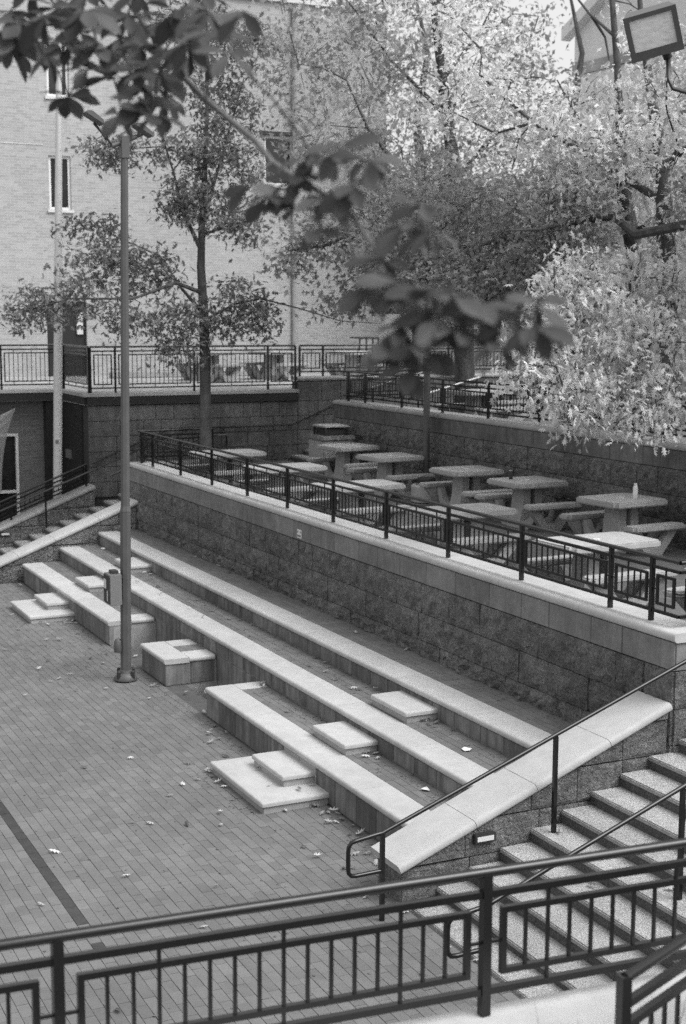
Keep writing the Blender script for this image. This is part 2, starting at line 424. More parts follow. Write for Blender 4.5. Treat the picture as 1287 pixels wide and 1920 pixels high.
# ------------------------------------------------------------------ seating tiers
FX = frame((0, 0, 0), 0)
def slab(name, parent, x0, x1, y0, y1, z0, z1, mat, r=.03, sides='front_left_right'):
    bm = bmesh.new(); bmesh.ops.create_cube(bm, size=1)
    for v in bm.verts: v.co = Vector(((x0 + x1) / 2 + v.co.x * (x1 - x0), (y0 + y1) / 2 + v.co.y * (y1 - y0), (z0 + z1) / 2 + v.co.z * (z1 - z0)))
    ed = [e for e in bm.edges if all(abs(v.co.z - z1) < 1e-6 for v in e.verts) and not all(abs(v.co.y - y1) < 1e-6 for v in e.verts)]
    ed += [e for e in bm.edges if abs(e.verts[0].co.z - e.verts[1].co.z) > 1e-4 and abs(e.verts[0].co.y - y0) < 1e-6]
    bmesh.ops.bevel(bm, geom=ed, offset=r, segments=3, affect='EDGES', profile=.5)
    me = bm_mesh(name, bm, mat, True)
    try: me.set_sharp_from_angle(angle=math.radians(38))
    except Exception: pass
    if parent is not None: me.transform(world_of(parent).inverted())
    o = bpy.data.objects.new(name, me); col.objects.link(o); o.parent = parent; return o
CT = .075
def riser(parent, x0, x1, y, z0, z1, rnd, clean=None, rows=None):
    segs = [(x0, x1, False)]
    if clean:
        a, b = clean; segs = [(x0, a, False), (a, b, True), (b, x1, False)]
    for a, b, c in segs:
        if b - a < .05: continue
        F = frame((0, y, 0), 0)
        if c:
            for p, q in ((a, (a + b) / 2), ((a + b) / 2, b)): put('riser_panel', PANELC, parent, F @ Matrix.Translation((p + .003, 0, z0)) @ Matrix.Diagonal((q - p - .006, 1, z1 - z0, 1)))
        else: facing(parent, F, a, b, z0, [(z1 - z0, 'panel')], rnd, .011)
rnd = random.Random(3)
def tier(name, label, x0, x1, y, yb, z0, z1, clean=None, ncap=6, end=False, lend=False, core0=-.3, labelcat='seating'):
    t = thing(name, label, labelcat, ((x0 + x1) / 2, y, z0))
    MB().box(x0 + .01, x1 - .01, y + .03, yb + .05, core0, z1 - CT - .001).build('core', M_grout, t)
    riser(t, x0, x1, y + .02, z0, z1 - CT, rnd, clean)
    xa = x0 + (CW if lend else 0); xb = x1 - (CW if end else 0)
    cap_run(t, FX, x0, x1, y - .012, z1, CW, CT, .032, M_cap, ncap)
    if end or lend:
        for s in ([1] if end else []) + ([0] if lend else []):
            xx = (x1 - CW, x1) if s else (x0, x0 + CW)
            if s:
                put('capstone', cap_mesh(CW, CT, .032, M_cap), t, frame((x1 + .012, y - .012 + CW + .003, z1), PI / 2) @ Matrix.Diagonal((yb - y - CW - .01, 1, 1, 1)))
                facing(t, frame((x1 - .02, y + .03, 0), PI / 2), 0, yb - y - .05, z0, [(z1 - z0 - CT, 'panel')], rnd, .006)
            else:
                MB().box(x0, x0 + CW * .8, y + CW - .009, yb - .01, z1 - CT, z1 - .001).build('capstone', M_cap, t, bevel=.006)
    pa, pb = x0 + (CW * .8 + .006 if lend else 0), x1 - (CW + .004 if end else 0)
    MB().box(pa, pb, y + CW - .005, yb, z1 - CT, z1 - .010).build('bedding', M_joint, t)
    paved(t, pa, pb, y + CW - .008, yb - .012, z1 - .001)
    return t
tier('stone_seating_tier', 'lowest stone seat wall at far left, its squared corner behind the lamp post', 0, 5.784, 0, Y2, 0, Z1, (2.5, 3.3), 3, end=True)
t_ = thing('stone_seating_block', 'square stone seat block with paved inset standing alone right of the lamp post', 'seating', (7.97, 0, 0))
MB().box(7.44, 8.49, .03, Y2 + .05, -.3, Z1 - CT - .001).build('core', M_grout, t_)
facing(t_, frame((0, .02, 0), 0), 7.43, 8.516, 0, [(Z1 - CT, 'panel')], rnd, .006)
facing(t_, frame((8.50, .03, 0), PI / 2), 0, Y2 - .05, 0, [(Z1 - CT, 'panel')], rnd, .006)
cap_run(t_, FX, 7.42, 8.528, -.012, Z1, .37, CT, .032, M_cap, 1)
put('capstone', cap_mesh(.37, CT, .032, M_cap), t_, frame((8.528, .362, Z1), PI / 2) @ Matrix.Diagonal((Y2 - .375, 1, 1, 1)))
MB().box(7.42, 7.79, .362, Y2 - .01, Z1 - CT, Z1 - .001).build('capstone', M_cap, t_, bevel=.006)
MB().box(7.79, 8.155, .36, Y2 - .01, Z1 - CT, Z1 - .01).build('bedding', M_joint, t_)
paved(t_, 7.795, 8.15, .366, Y2 - .012, Z1 - .002)
tier('stone_seating_tier', 'lowest stone seat wall at right, from an L-shaped cap to the stair wall', 10.15, XE0 + .04, 0, Y2, 0, Z1, (12.67, 13.54), 4, lend=True)
t2 = tier('stone_seating_tier', 'long middle stone seating tier running the whole length of the plaza', XL1, XE0 + .04, Y2, Y3, Z1, Z2, None, 9, core0=-.3)
# middle tier: riser goes down to the plaza where the lowest tier is missing
facing(t2, frame((0, Y2 + .02, 0), 0), 5.784, 10.15, 0, [(Z1 - .01, 'panel')], rnd, .006)
t3 = tier('stone_seating_tier', 'long top stone seating tier below the terrace wall', XL1, XE0 + .04, Y3, YW + .03, Z2, Z3, None, 9)
def step_block(label, x0, x1, y0, y1, z0, z1):
    t = thing('stone_step', label, 'step', ((x0 + x1) / 2, (y0 + y1) / 2, z0), 'small stone steps between the seating tiers')
    ct = .05
    MB().box(x0 + .02, x1 - .02, y0 + .025, y1 - .002, z0 - .005, z1 - ct).build('base', M_riser_clean, t, bevel=.004)
    slab('tread', t, x0, x1, y0, y1 - .002, z1 - ct, z1, M_cap, .022)
step_block('broad low stone slab on the plaza below the right flight of small steps', 12.32, 13.88, -.757, .014, 0, R_)
step_block('stone step resting on the broad low slab at right', 12.64, 13.52, -.374, .014, R_, 2 * R_)
step_block('stone step on the lowest seating tread at right', 12.67, 13.53, .36, Y2 + .014, Z1, Z1 + R_)
step_block('stone step on the middle seating tread at right', 12.6, 13.48, 1.143, Y3 + .014, Z2, Z2 + R_)
step_block('broad low stone slab on the plaza at the far left', 2.25, 3.71, -.757, .014, 0, R_)
step_block('stone step resting on the broad low slab at far left', 2.44, 3.34, -.374, .014, R_, 2 * R_)
step_block('stone step on the lowest seating tread at far left', 2.47, 3.35, .36, Y2 + .014, Z1, Z1 + R_)
step_block('stone step on the middle seating tread at far left, half behind the lamp post', 2.3, 3.2, 1.143, Y3 + .014, Z2, Z2 + R_)

# ------------------------------------------------------------------ walls
rnd = random.Random(11)
t = thing('retaining_wall', 'long split-face stone retaining wall with pale cap in front of the picnic tables', 'wall', (8, YW, Z3))
MB().box(XWL + .03, 16.52, YW + .02, YW + .42, Z3 - .3, ZC - .1).build('core', M_mortar, t)
MB().box(XWL + .03, XWL + .43, YW + .42, 4.15, Z3 - .3, ZC - .1).build('core', M_mortar, t)
MB().box(16.12, 16.53, YW + .42, 4.3, Z3 - .6, ZC - .1).build('core', M_mortar, t)
hc = (ZC - .095 - Z3 + .05 - .28) / 3
facing(t, frame((0, YW, 0), 0), XWL, XE1, Z3 - .05, [(hc * .75, 'rough'), (hc * 1.1, 'rough'), (hc * 1.15, 'rough'), (.28, 'smooth')], rnd)
facing(t, frame((XE1, YW + .01, 0), PI / 2), 0, 1.9, Z3 - .05, [(hc * .75, 'rough'), (hc * 1.1, 'rough'), (hc * 1.15, 'rough'), (.28, 'smooth')], rnd)
cap_run(t, frame((0, YW - .025, 0), 0), XWL - .03, XE1 + .03, 0, ZC, .47, .095, .042, M_cap, 11)
cap_run(t, frame((XE1 + .025, YW - .025, 0), PI / 2), .475, 1.95, 0, ZC, .45, .095, .042, M_cap, 1)
MB().box(XWL - .028, XWL + .42, YW + .448, 4.2, ZC - .094, ZC - .001).build('capstone', M_capd, t, bevel=.008)
t = thing('retaining_wall', 'shaded stone retaining wall of the upper terrace behind the rear row of tables', 'wall', (8, YT2, ZT))
MB().box(-1.15, 24, YT2 + .02, YT2 + .4, ZT - .3, ZC2 - .1).build('core', M_mortar, t)
h2 = (ZC2 - .095 - ZT - .28) / 3
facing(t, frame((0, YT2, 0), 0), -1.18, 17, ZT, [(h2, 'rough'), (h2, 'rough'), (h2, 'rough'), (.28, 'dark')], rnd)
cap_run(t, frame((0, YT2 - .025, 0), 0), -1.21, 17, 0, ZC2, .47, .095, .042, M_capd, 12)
t = thing('stone_wall', 'shaded stone wall under the deck, with a handrail on its face', 'wall', (XS, 5, 1.2))
MB().box(XS - .4, XS - .02, 2.27, 7.3, -.3, 3.17).box(XS - .4, XS - .02, 7.302, 15, -.3, 3.62).build('core', M_mortar, t)
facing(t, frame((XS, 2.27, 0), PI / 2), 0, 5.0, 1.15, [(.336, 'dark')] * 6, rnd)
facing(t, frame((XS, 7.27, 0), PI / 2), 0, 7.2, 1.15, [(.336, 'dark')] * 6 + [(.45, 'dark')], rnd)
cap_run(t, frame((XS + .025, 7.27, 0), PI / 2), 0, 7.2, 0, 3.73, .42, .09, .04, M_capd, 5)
struct(MB().box(XS - .03, XS + .06, 2.25, 7.27, 3.2, ZD - .07).box(-5.45, XS - .03, 2.19, 2.265, 3.2, ZD - .07).box(-5.5, -5.4, -30, 2.19, 3.2, ZD - .07).build('deck_fascia', M_fascia))
struct(MB().box(XS - .4, XS + .075, 2.262, 7.265, ZD - .07, ZD + .002).box(-5.46, XS + .074, 2.175, 2.26, ZD - .07, ZD + .002).box(-5.8, -5.385, -30, 2.175, ZD - .07, ZD + .002).build('deck_edge', M_deck))

# stair cheek walls
SL = R_ / TR
def clip_below(poly, m, c):
    out = []
    for i in range(len(poly)):
        a, b = poly[i], poly[(i + 1) % len(poly)]; fa, fb = a[1] - (m * a[0] + c), b[1] - (m * b[0] + c)
        if fa <= 0: out.append(a)
        if fa * fb < 0:
            s = fa / (fa - fb); out.append((a[0] + (b[0] - a[0]) * s, a[1] + (b[1] - a[1]) * s))
    return out
def cheek(label, x0, x1, ya, yb, ztop_b, mat_cap, rnd, ncap, open_b=0.0):
    """wall running in Y, cap slope SL, top of cap at yb is ztop_b"""
    t = thing('stair_cheek_wall', label, 'wall', ((x0 + x1) / 2, ya, 0))
    c = ztop_b - SL * yb; ct = .085; th = math.atan(SL)
    under = lambda y: SL * y + c - ct / math.cos(th)
    core = [(ya + .06, -.3), (yb, -.3), (yb, under(yb) - .002), (ya + .06, under(ya + .06) - .002)]
    MB().prism(core, 0, x0 + .05, x1 - .05).build('core', M_mortar, t)
    for xf, sgn in ((x1 - .03, 1), (x0 + .03, -1)):
        z = 0.0
        while z < under(yb):
            cuts = split(ya + .03, yb, .5, .8, rnd)
            for a, b in zip(cuts, cuts[1:]):
                pl = clip_below([(a + .004, z + .004), (b - .004, z + .004), (b - .004, z + .33), (a + .004, z + .33)], SL, c - ct / math.cos(th) - .004)
                if len(pl) < 3: continue
                cy = sum(p[0] for p in pl) / len(pl); cz = sum(p[1] for p in pl) / len(pl); bl = rnd.uniform(.008, .022)
                n = len(pl); V = [(xf - sgn * .05, p[0], p[1]) for p in pl] + [(xf, p[0], p[1]) for p in pl]
                V += [(xf + sgn * bl, cy + (p[0] - cy) * .82, cz + (p[1] - cz) * .8) for p in pl]
                Fc = [tuple(range(2 * n, 3 * n))] + [(i + k * n, (i + 1) % n + k * n, (i + 1) % n + (k + 1) * n, i + (k + 1) * n) for k in (0, 1) for i in range(n)]
                MB().add(V, Fc).build('facing_stone', M_rough, t)
            z += .336
    MB().box(x0 + .04, x1 - .04, ya + .03, ya + .07, -.05, under(ya + .05) - .01).build('end_stone', M_rough, t)
    L = (yb - ya) / math.cos(th)
    Mx = Matrix.Translation((x1 + .02, ya - .03, SL * (ya - .03) + c)) @ Matrix.Rotation(PI / 2, 4, 'Z') @ Matrix.Rotation(-th, 4, 'Y')
    me = cap_slope(x1 - x0 + .04, ct, mat_cap)
    cuts = [0, *[L * k / ncap + (.05 if k % 2 else -.04) for k in range(1, ncap)], L + .03]
    for a, b in zip(cuts, cuts[1:]):
        put('capstone', me, t, Mx @ Matrix.Translation((a + .003, 0, 0)) @ Matrix.Diagonal((b - a - .006, 1, 1, 1)))
    return t
def cap_slope(wid, ct, mat):
    key = ('s', round(wid, 3), mat.name)
    if key not in CAPS:
        r = .035; pts = []
        for k in range(5):
            a = PI * 1.5 - k * PI / 2 / 4 if False else PI + PI / 2 - k * (PI / 2) / 4
            pts.append((r + r * math.cos(a), -ct + r + r * math.sin(a)))
        for k in range(5):
            a = PI - k * (PI / 2) / 4; pts.append((r + r * math.cos(a), -r + r * math.sin(a)))
        for k in range(5):
            a = PI / 2 - k * (PI / 2) / 4; pts.append((wid - r + r * math.cos(a), -r + r * math.sin(a)))
        pts.append((wid, -ct))
        b = MB().prism(pts, 0, 0, 1); me = mesh('capstone', b.v, b.f, mat); bm = bmesh.new(); bm.from_mesh(me); bmesh.ops.recalc_face_normals(bm, faces=bm.faces); bm.to_mesh(me); bm.free()
        me.polygons.foreach_set('use_smooth', [len(p.vertices) == 4 for p in me.polygons])
        try: me.set_sharp_from_angle(angle=math.radians(30))
        except Exception: pass
        CAPS[key] = me
    return CAPS[key]
rnd = random.Random(5)
cheek('sloping stone stair wall with cracked pale cap at right', XE0, XE1, -.55, YW - .03, 1.515, M_cap, rnd, 4)
cheek('sloping stone stair wall at left where the seating tiers begin', XL0, XL1, -.9, YW - .03, 1.48, M_cap, rnd, 4)
cheek('sloping stone wall carrying a railing on the far side of the left stairs', -3.36, -2.84, -.9, 2.26, 1.48, M_capd, rnd, 3)

# staircases
def stairs(label, x0, x1, n=14, ynose=lambda k: .8 + (k - 4) * TR, zb=0.0, low=True):
    t = thing('staircase', label, 'stairs', ((x0 + x1) / 2, ynose(1), zb))
    if low:
        MB().box(x0, x1, ynose(1) - .31, ynose(1) + .02, zb - .3, zb + .035).build('step', M_agg, t, bevel=.008)
    for k in range(1, n + 1):
        y = ynose(k); zz = zb + k * R_
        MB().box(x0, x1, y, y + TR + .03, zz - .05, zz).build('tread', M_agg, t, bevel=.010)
        MB().box(x0 + .002, x1 - .002, y + .008, y + TR + .02, zz - R_ - .1, zz - .049).build('riser', M_agg_shade, t)
    return t
stairs('wide exposed-aggregate staircase at right behind the front railing', XE1 - .01, 21.9)
stairs('stairs between two sloping walls at left', -2.85, XL0 + .01)
stairs('shaded flight climbing from the table terrace to the upper terrace by the shaded stone wall', XS + .01, -1.17, 9, lambda k: YT2 + (k - 1) * TR - .1, ZT, False)

# ------------------------------------------------------------------ railings
def railing(name, label, runs, h, loc, group=None, nbal=None):
    """runs: list of (base points at posts) ; consecutive posts make a bay"""
    t = thing(name, label, 'railing', loc, group)
    zt, z2, zp, zq, z5 = h - .021, h - .115, h - .195, .19, .11
    for run in runs:
        pts = [Vector(p) for p in run['posts']]; a0 = Vector(run.get('start', pts[0])); a1 = Vector(run.get('end', pts[-1]))
        for p in pts: bar('post', t, p, p + Vector((0, 0, h - .03)), .042, .042, M_steel)
        V = lambda p, z: p + Vector((0, 0, z))
        rod('top_rail', t, V(a0, zt), V(a1, zt), .022, M_steel)
        bar('upper_bar', t, V(a0, z2), V(a1, z2), .03, .03, M_steel)
        bar('lower_bar', t, V(a0, z5), V(a1, z5), .03, .03, M_steel)
        bays = list(zip(pts, pts[1:]))
        if (a0 - pts[0]).length > .25: bays.insert(0, (a0, pts[0]))
        if (a1 - pts[-1]).length > .25: bays.append((pts[-1], a1))
        for p, q in bays:
            d = q - p; L = Vector((d.x, d.y, 0)).length; u = d / L
            m = .085; s0, s1 = m, L - m
            if s1 - s0 < .1: continue
            A = lambda s, z: p + u * s + Vector((0, 0, z))
            bar('panel_bar', t, A(s0, zp), A(s1, zp), .026, .026, M_steel); bar('panel_bar', t, A(s0, zq), A(s1, zq), .026, .026, M_steel)
            for s in (s0, s1): bar('panel_side', t, A(s, zq - .013), A(s, zp + .013), .026, .026, M_steel)
            for s, e in ((0, s0), (L, s1)): bar('tie', t, A(s, (zp + zq) / 2), A(e, (zp + zq) / 2), .012, .012, M_steel)
            nb = max(2, round((s1 - s0) / .105))
            for k in range(1, nb):
                s = s0 + (s1 - s0) * k / nb; bar('baluster', t, A(s, zq), A(s, zp), .014, .014, M_steel)
            ne = 3 if L > 1.2 else 1
            for k in range(ne):
                kk = round(nb * (k + .5) / ne); s = s0 + (s1 - s0) * kk / nb
                bar('picket', t, A(s, zp), A(s, z2), .014, .014, M_steel); bar('picket', t, A(s, z5), A(s, zq), .014, .014, M_steel)
    return t
yr = 2.53
railing('railing', 'black railing on the cap of the long retaining wall in front of the picnic tables',
    [dict(posts=[(-.365, yr, ZC), (.366, yr, ZC)] + [(2.01 + 1.661 * k, yr, ZC) for k in range(8)] + [(15.31, yr, ZC), (15.98, yr, ZC)], start=(-.5, yr, ZC), end=(16.4, yr, ZC)),
     dict(posts=[(-.5, 2.62, ZC), (-.5, 4.1, ZC)], start=(-.5, yr, ZC)),
     dict(posts=[(16.4, 2.9, ZC), (16.4, 4.1, ZC)], start=(16.4, yr, ZC))], .66, (8, yr, ZC))
y2r = YT2 + .15
railing('railing', 'black railing on the shaded upper terrace wall behind the rear tables',
    [dict(posts=[(-.75, y2r, ZC2), (.05, y2r, ZC2), (1.7, y2r, ZC2), (3.36, y2r, ZC2), (5.02, y2r, ZC2), (6.68, y2r, ZC2), (8.34, y2r, ZC2), (10, y2r, ZC2), (11.66, y2r, ZC2)], start=(-1.02, y2r, ZC2)),
     dict(posts=[(-1.02, y2r + .1, ZC2 - .01), (-1.02, y2r + 1.7, ZC2 - .01)])], .66, (5, y2r, ZC2))
railing('railing', 'tall black railing along the edge of the far deck',
    [dict(posts=[(-5.55, -4.9, ZD), (-5.55, -2.9, ZD), (-5.55, -.9, ZD), (-5.55, .9, ZD), (-5.55, 2.3, ZD)]),
     dict(posts=[(-5.5, 2.33, ZD), (-3.4, 2.33, ZD)]),
     dict(posts=[(-3.37, 2.36, ZD), (-3.37, 2.92, ZD), (-3.37, 4.75, ZD), (-3.37, 6.55, ZD), (-3.37, 7.24, ZD)])], 1.03, (-3.4, 3, ZD))
railing('railing', 'black railing on the pale far rim wall right of the deck',
    [dict(posts=[(-3.48, 7.4, 3.73), (-3.48, 8.0, 3.73), (-3.48, 9.7, 3.73), (-3.48, 11.4, 3.73), (-3.48, 13.1, 3.73), (-3.48, 14.4, 3.73)])], .74, (-3.48, 10, 3.73))
# sloping railing on the far left cheek
sz = lambda y: SL * y + 1.48 - SL * 2.26
railing('stair_railing', 'sloping black railing on the far wall of the left stairs',
    [dict(posts=[(-3.12, -1.2, sz(-1.2)), (-3.12, .5, sz(.5)), (-3.12, 2.15, sz(2.15))])], .5, (-3.12, .5, .8))
# front railing near the camera
def fg(s, dx=0, z=ZC): # along (.086,1)
    return (22.138 + .086 * (s + 3.14) + dx, s, z)
railing('railing', 'blurred black railing crossing the foreground at the bottom',
    [dict(posts=[fg(-6.74), fg(-4.94), fg(-3.14), fg(-1.36), fg(.44), fg(2.2)], start=fg(-8), end=fg(3))], .66, fg(-4))
t = thing('concrete_wall', 'pale concrete wall top under the front railing at bottom right', 'wall', (22.4, -3, 0))
ang = math.atan2(1, .086)
cap_run(t, Matrix.Translation((0, 0, 0)), 0, 0.001, 0, -50, .4, .09, .04, M_cap, 0) if False else None
a_, b_ = Vector(fg(-8, -.085)), Vector(fg(4, -.085)); dd = (b_ - a_).normalized(); nn = Vector((dd.y, -dd.x, 0))
def strip(o, wdt, z0, z1, name, mat, off=0.0):
    A = [a_ + nn * off, b_ + nn * off, b_ + nn * (off + wdt), a_ + nn * (off + wdt)]
    return MB().add([(p.x, p.y, z0) for p in A] + [(p.x, p.y, z1) for p in A], BOXF).build(name, mat, t, bevel=.015)
strip(t, .62, ZC - .1, ZC, 'capstone', M_cap); strip(t, .55, -.3, ZC - .101, 'core', M_smooth, .035)
# side railing at bottom right
A0, A1 = Vector((23.07, -3.12, 2.76)), Vector((22.62, -2.18, 2.70))
t = thing('railing', 'black rail end rising out of the bottom right corner', 'railing', (23.07, -3.12, 2.1))
dv = (A1 - A0); dz = Vector((0, 0, 1))
rod('top_rail', t, A0, A1, .022, M_steel); bar('post', t, A0 + dz * -.68, A0 + dz * .012, .042, .042, M_steel)
for zz, nm in ((-.105, 'upper_bar'), (-.19, 'panel_bar'), (-.47, 'panel_bar'), (-.56, 'lower_bar')): bar(nm, t, A0 + dz * zz, A1 + dz * zz, .03, .03, M_steel)
for k in range(1, 9): bar('baluster', t, A0 + dv * (k / 9) + dz * -.47, A0 + dv * (k / 9) + dz * -.19, .014, .014, M_steel)
bar('post', t, A1 + dz * -.6, A1 + dz * .01, .042, .042, M_steel)

# stair handrails
def handrail(label, x, posts, yend, zend):
    t = thing('stair_handrail', label, 'handrail', (x, -.82, 0))
    m = MB()
    p0 = Vector((x, -.82, .785)); top = [Vector((x, -.86, .782)), Vector((x, -1.07, .755)), Vector((x, -1.115, .745)), Vector((x, -1.14, .71)), Vector((x, -1.145, .66)), Vector((x, -1.145, .52)), Vector((x, -1.14, .48)), Vector((x, -1.115, .452)), Vector((x, -1.07, .445)), Vector((x, -.82, .45))]
    m.tube([Vector((x, yend, zend)), p0] + top, .0195, 10); m.build('rail', M_steel, t, smooth=True)
    for y, z0, z1 in posts: bar('post', t, (x, y, z0), (x, y, z1), .036, .036, M_steel)
hz = lambda y: .785 + (y + .82) * (1.96 - .785) / (2.39 + .82)
handrail('black looped handrail beside the cracked sloping wall', 16.72, [(-.82, 0, .78), (.93, 4 * R_, hz(.93) - .015), (2.7, 9 * R_, hz(2.7) - .015)], 4.0, hz(4.0))
handrail('black looped handrail in the middle of the wide staircase', 18.4, [(-.82, 0, .78), (1.0, 4 * R_, hz(1.0) - .015), (2.7, 9 * R_, hz(2.7) - .015)], 4.0, hz(4.0))
t = thing('stair_handrail', 'thin dark handrail along the far side of the left stairs', 'handrail', (-2.7, 1, 0))
hz2 = lambda y: SL * y + .98
MB().tube([(-2.72, -1, hz2(-1)), (-2.72, 4.05, hz2(4.05)), (-2.72, 4.3, hz2(4.05))], .019, 8).build('rail', M_steel, t, smooth=True)
for y in (-.6, 1.15, 2.9): bar('post', t, (-2.72, y, max(.02, (math.floor((y - .8) / TR) + 4) * R_)), (-2.72, y, hz2(y)), .034, .034, M_steel)
t = thing('wall_handrail', 'handrail fixed to the shaded stone wall, level then climbing right', 'handrail', (XS + .09, 5, 2.6))
MB().tube([(XS + .09, 2.3, 1.92), (XS + .09, 4.1, 2.62), (XS + .09, 7.1, 2.63), (XS + .09, 10.0, 3.78)], .02, 8).build('rail', M_steel, t, smooth=True)
for y, z in ((4.5, 2.62), (5.4, 2.625), (6.3, 2.628), (7.0, 2.63), (8.2, 3.06)): MB().tube([(XS - .01, y, z - .07), (XS + .06, y, z - .07), (XS + .09, y, z - .015)], .01, 6).build('bracket', M_steel, t)
t = thing('stair_handrail', 'short handrail with looped end at the top of the left stairs', 'handrail', (-.9, 4.3, ZT))
MB().tube([(-.8, 2.0, 1.92), (-.8, 4.1, 2.66), (-.8, 4.5, 2.66), (-.8, 4.53, 2.62), (-.8, 4.53, 2.35), (-.8, 4.5, 2.32), (-.8, 4.15, 2.32)], .019, 8).build('rail', M_steel, t, smooth=True)
bar('post', t, (-.8, 4.15, ZT), (-.8, 4.15, 2.66), .036, .036, M_steel)
for i, (x, lab) in enumerate(((-1.35, 'left of two short pale handrails climbing behind the upper railing'), (1.2, 'right of two short pale handrails climbing behind the upper railing'))):
    t = thing('stair_handrail', lab, 'handrail', (x, 8.6, ZU))
    MB().tube([(x, 8.2, ZU + .62), (x, 9.5, ZU + .95)], .02, 8).build('rail', M_silver, t, smooth=True)
    for y, z in ((8.25, .62), (9.4, .92)): bar('post', t, (x, y, ZU), (x, y, ZU + z), .03, .03, M_steel)
t = thing('stair_railing', 'black stair railing at the far end of the upper terrace', 'railing', (-2.6, 13.6, ZU))
for x in (-2.95, -2.2):
    bar('post', t, (x, 12.9, ZU), (x, 12.9, ZU + .9), .04, .04, M_steel); bar('post', t, (x, 14.2, ZD), (x, 14.2, ZD + .9), .04, .04, M_steel)
    rod('top_rail', t, (x, 12.9, ZU + .9), (x, 14.2, ZD + .9), .02, M_steel)
    for k in range(1, 10): bar('baluster', t, (x, 12.9 + .13 * k, ZU + .1 + .051 * k), (x, 12.9 + .13 * k, ZU + .9 + .051 * k), .014, .014, M_steel)

# ------------------------------------------------------------------ picnic tables
def bevel_box(x0, x1, y0, y1, z0, z1, r, mat, name):
    bm = bmesh.new(); bmesh.ops.create_cube(bm, size=1)
    for v in bm.verts: v.co = Vector(((x0 + x1) / 2 + v.co.x * (x1 - x0), (y0 + y1) / 2 + v.co.y * (y1 - y0), (z0 + z1) / 2 + v.co.z * (z1 - z0)))
    bmesh.ops.bevel(bm, geom=[e for e in bm.edges if abs(e.verts[0].co.z - e.verts[1].co.z) > 1e-4], offset=r, segments=3, affect='EDGES')
    bmesh.ops.bevel(bm, geom=[e for e in bm.edges if abs(e.verts[0].co.z - e.verts[1].co.z) < 1e-4 and len(e.link_faces) == 2 and e.calc_face_angle(0) > 1.2], offset=.018, segments=2, affect='EDGES')
    me = bm_mesh(name, bm, mat, True)
    try: me.set_sharp_from_angle(angle=math.radians(35))
    except Exception: pass
    return me
TOP = bevel_box(-.46, .46, -.58, .58, .665, .75, .06, M_table, 'table_top')
BEN = bevel_box(-.14, .14, -.56, .56, .37, .445, .05, M_table, 'bench_seat')
def ped():
    m = MB()
    for s in (-1, 1):
        m.prism([(s * .05, 0), (s * .30, 0), (s * .22, .3), (s * .19, .665), (s * .05, .665)], 0, -.16, .16)
    me = mesh('pedestal', m.v, m.f, M_table); bm = bmesh.new(); bm.from_mesh(me); bmesh.ops.recalc_face_normals(bm, faces=bm.faces); bm.to_mesh(me); bm.free(); return me
def bench_leg():
    m = MB()
    for s in (-1, 1):   # splayed V of two tapered legs, plus a curved arm back to the pedestal
        m.prism([(s * .02, 0), (s * .16, 0), (s * .50, .37), (s * .30, .37)], 0, -.055, .055)
    m.prism([(-.03, 0), (.03, 0), (.12, .14), (-.12, .14)], 0, -.05, .05)
    me = mesh('bench_support', m.v, m.f, M_table); bm = bmesh.new(); bm.from_mesh(me); bmesh.ops.recalc_face_normals(bm, faces=bm.faces); bm.to_mesh(me); bm.free(); return me
def arm(y0, y1):
    m = MB(); pl = [(.12, .0), (.36, .0), (.5, .12), (.62, .37), (.5, .37), (.4, .2), (.28, .13), (.12, .12)]
    m.prism([(a, z) for a, z in pl], 1, y0, y1)
    me = mesh('arm', m.v, m.f, M_table); bm = bmesh.new(); bm.from_mesh(me); bmesh.ops.recalc_face_normals(bm, faces=bm.faces); bm.to_mesh(me); bm.free(); return me
PED, BLEG, ARMS = ped(), bench_leg(), (arm(-.26, -.14), arm(.14, .26))
HUB = mesh('umbrella_hole_plug', *(lambda b: (b.v, b.f))(MB().lathe([(.045, .749), (.045, .756), (.03, .758)], (0, 0, 0), 12)), M_label)
def table(label, x, y, z, rz=0.0, group=None, sc=(1, 1)):
    t = thing('picnic_table', label, 'picnic table', (x, y, z), group, rz); t.scale = (sc[0], sc[1], 1); B = world_of(t)
    put('table_top', TOP, t, B); put('hole_plug', HUB, t, B); put('pedestal', PED, t, B)
    for s in (-1, 1):
        R = Matrix.Rotation(0 if s > 0 else PI, 4, 'Z')
        put('bench_seat', BEN, t, B @ Matrix.Translation((s * .70, 0, 0))); put('bench_support', BLEG, t, B @ Matrix.Translation((s * .66, 0, 0))); [put('arm', am, t, B @ R) for am in ARMS]
    return t
G1, G2, G3 = 'concrete picnic tables along the shaded wall', 'concrete picnic tables along the terrace railing', 'concrete picnic tables on the far deck'
for (x, y, rz, lab) in ((1.12, 6.42, .12, 'concrete picnic table beside the square litter bin at the shaded wall'), (3.3, 6.25, .08, 'concrete picnic table left of the round lamp pole at the shaded wall'),
        (5.95, 6.36, .02, 'concrete picnic table right of the low round drum'), (7.8, 6.4, .02, 'concrete picnic table with a dark can standing on it'), (10.3, 6.4, .08, 'concrete picnic table with a white bottle standing on it')):
    table(lab, x, y, ZT, rz, G1, (1.02, .88))
for (x, y, lab) in ((1.4, 3.75, 'farthest concrete picnic table behind the terrace railing, beside the tree trunk'), (4.25, 3.72, 'second concrete picnic table from the tree behind the terrace railing'), (7.15, 3.72, 'middle concrete picnic table behind the terrace railing'),
        (10.35, 3.74, 'concrete picnic table behind the terrace railing, second nearest to the camera'), (13.35, 3.82, 'concrete picnic table behind the railing nearest the wall corner, fully in view'), (15.6, 4.25, 'concrete picnic table cut off by the right edge behind the railing corner')):
    table(lab, x, y - .06, ZT, .04, G2, (.9, 1.16))
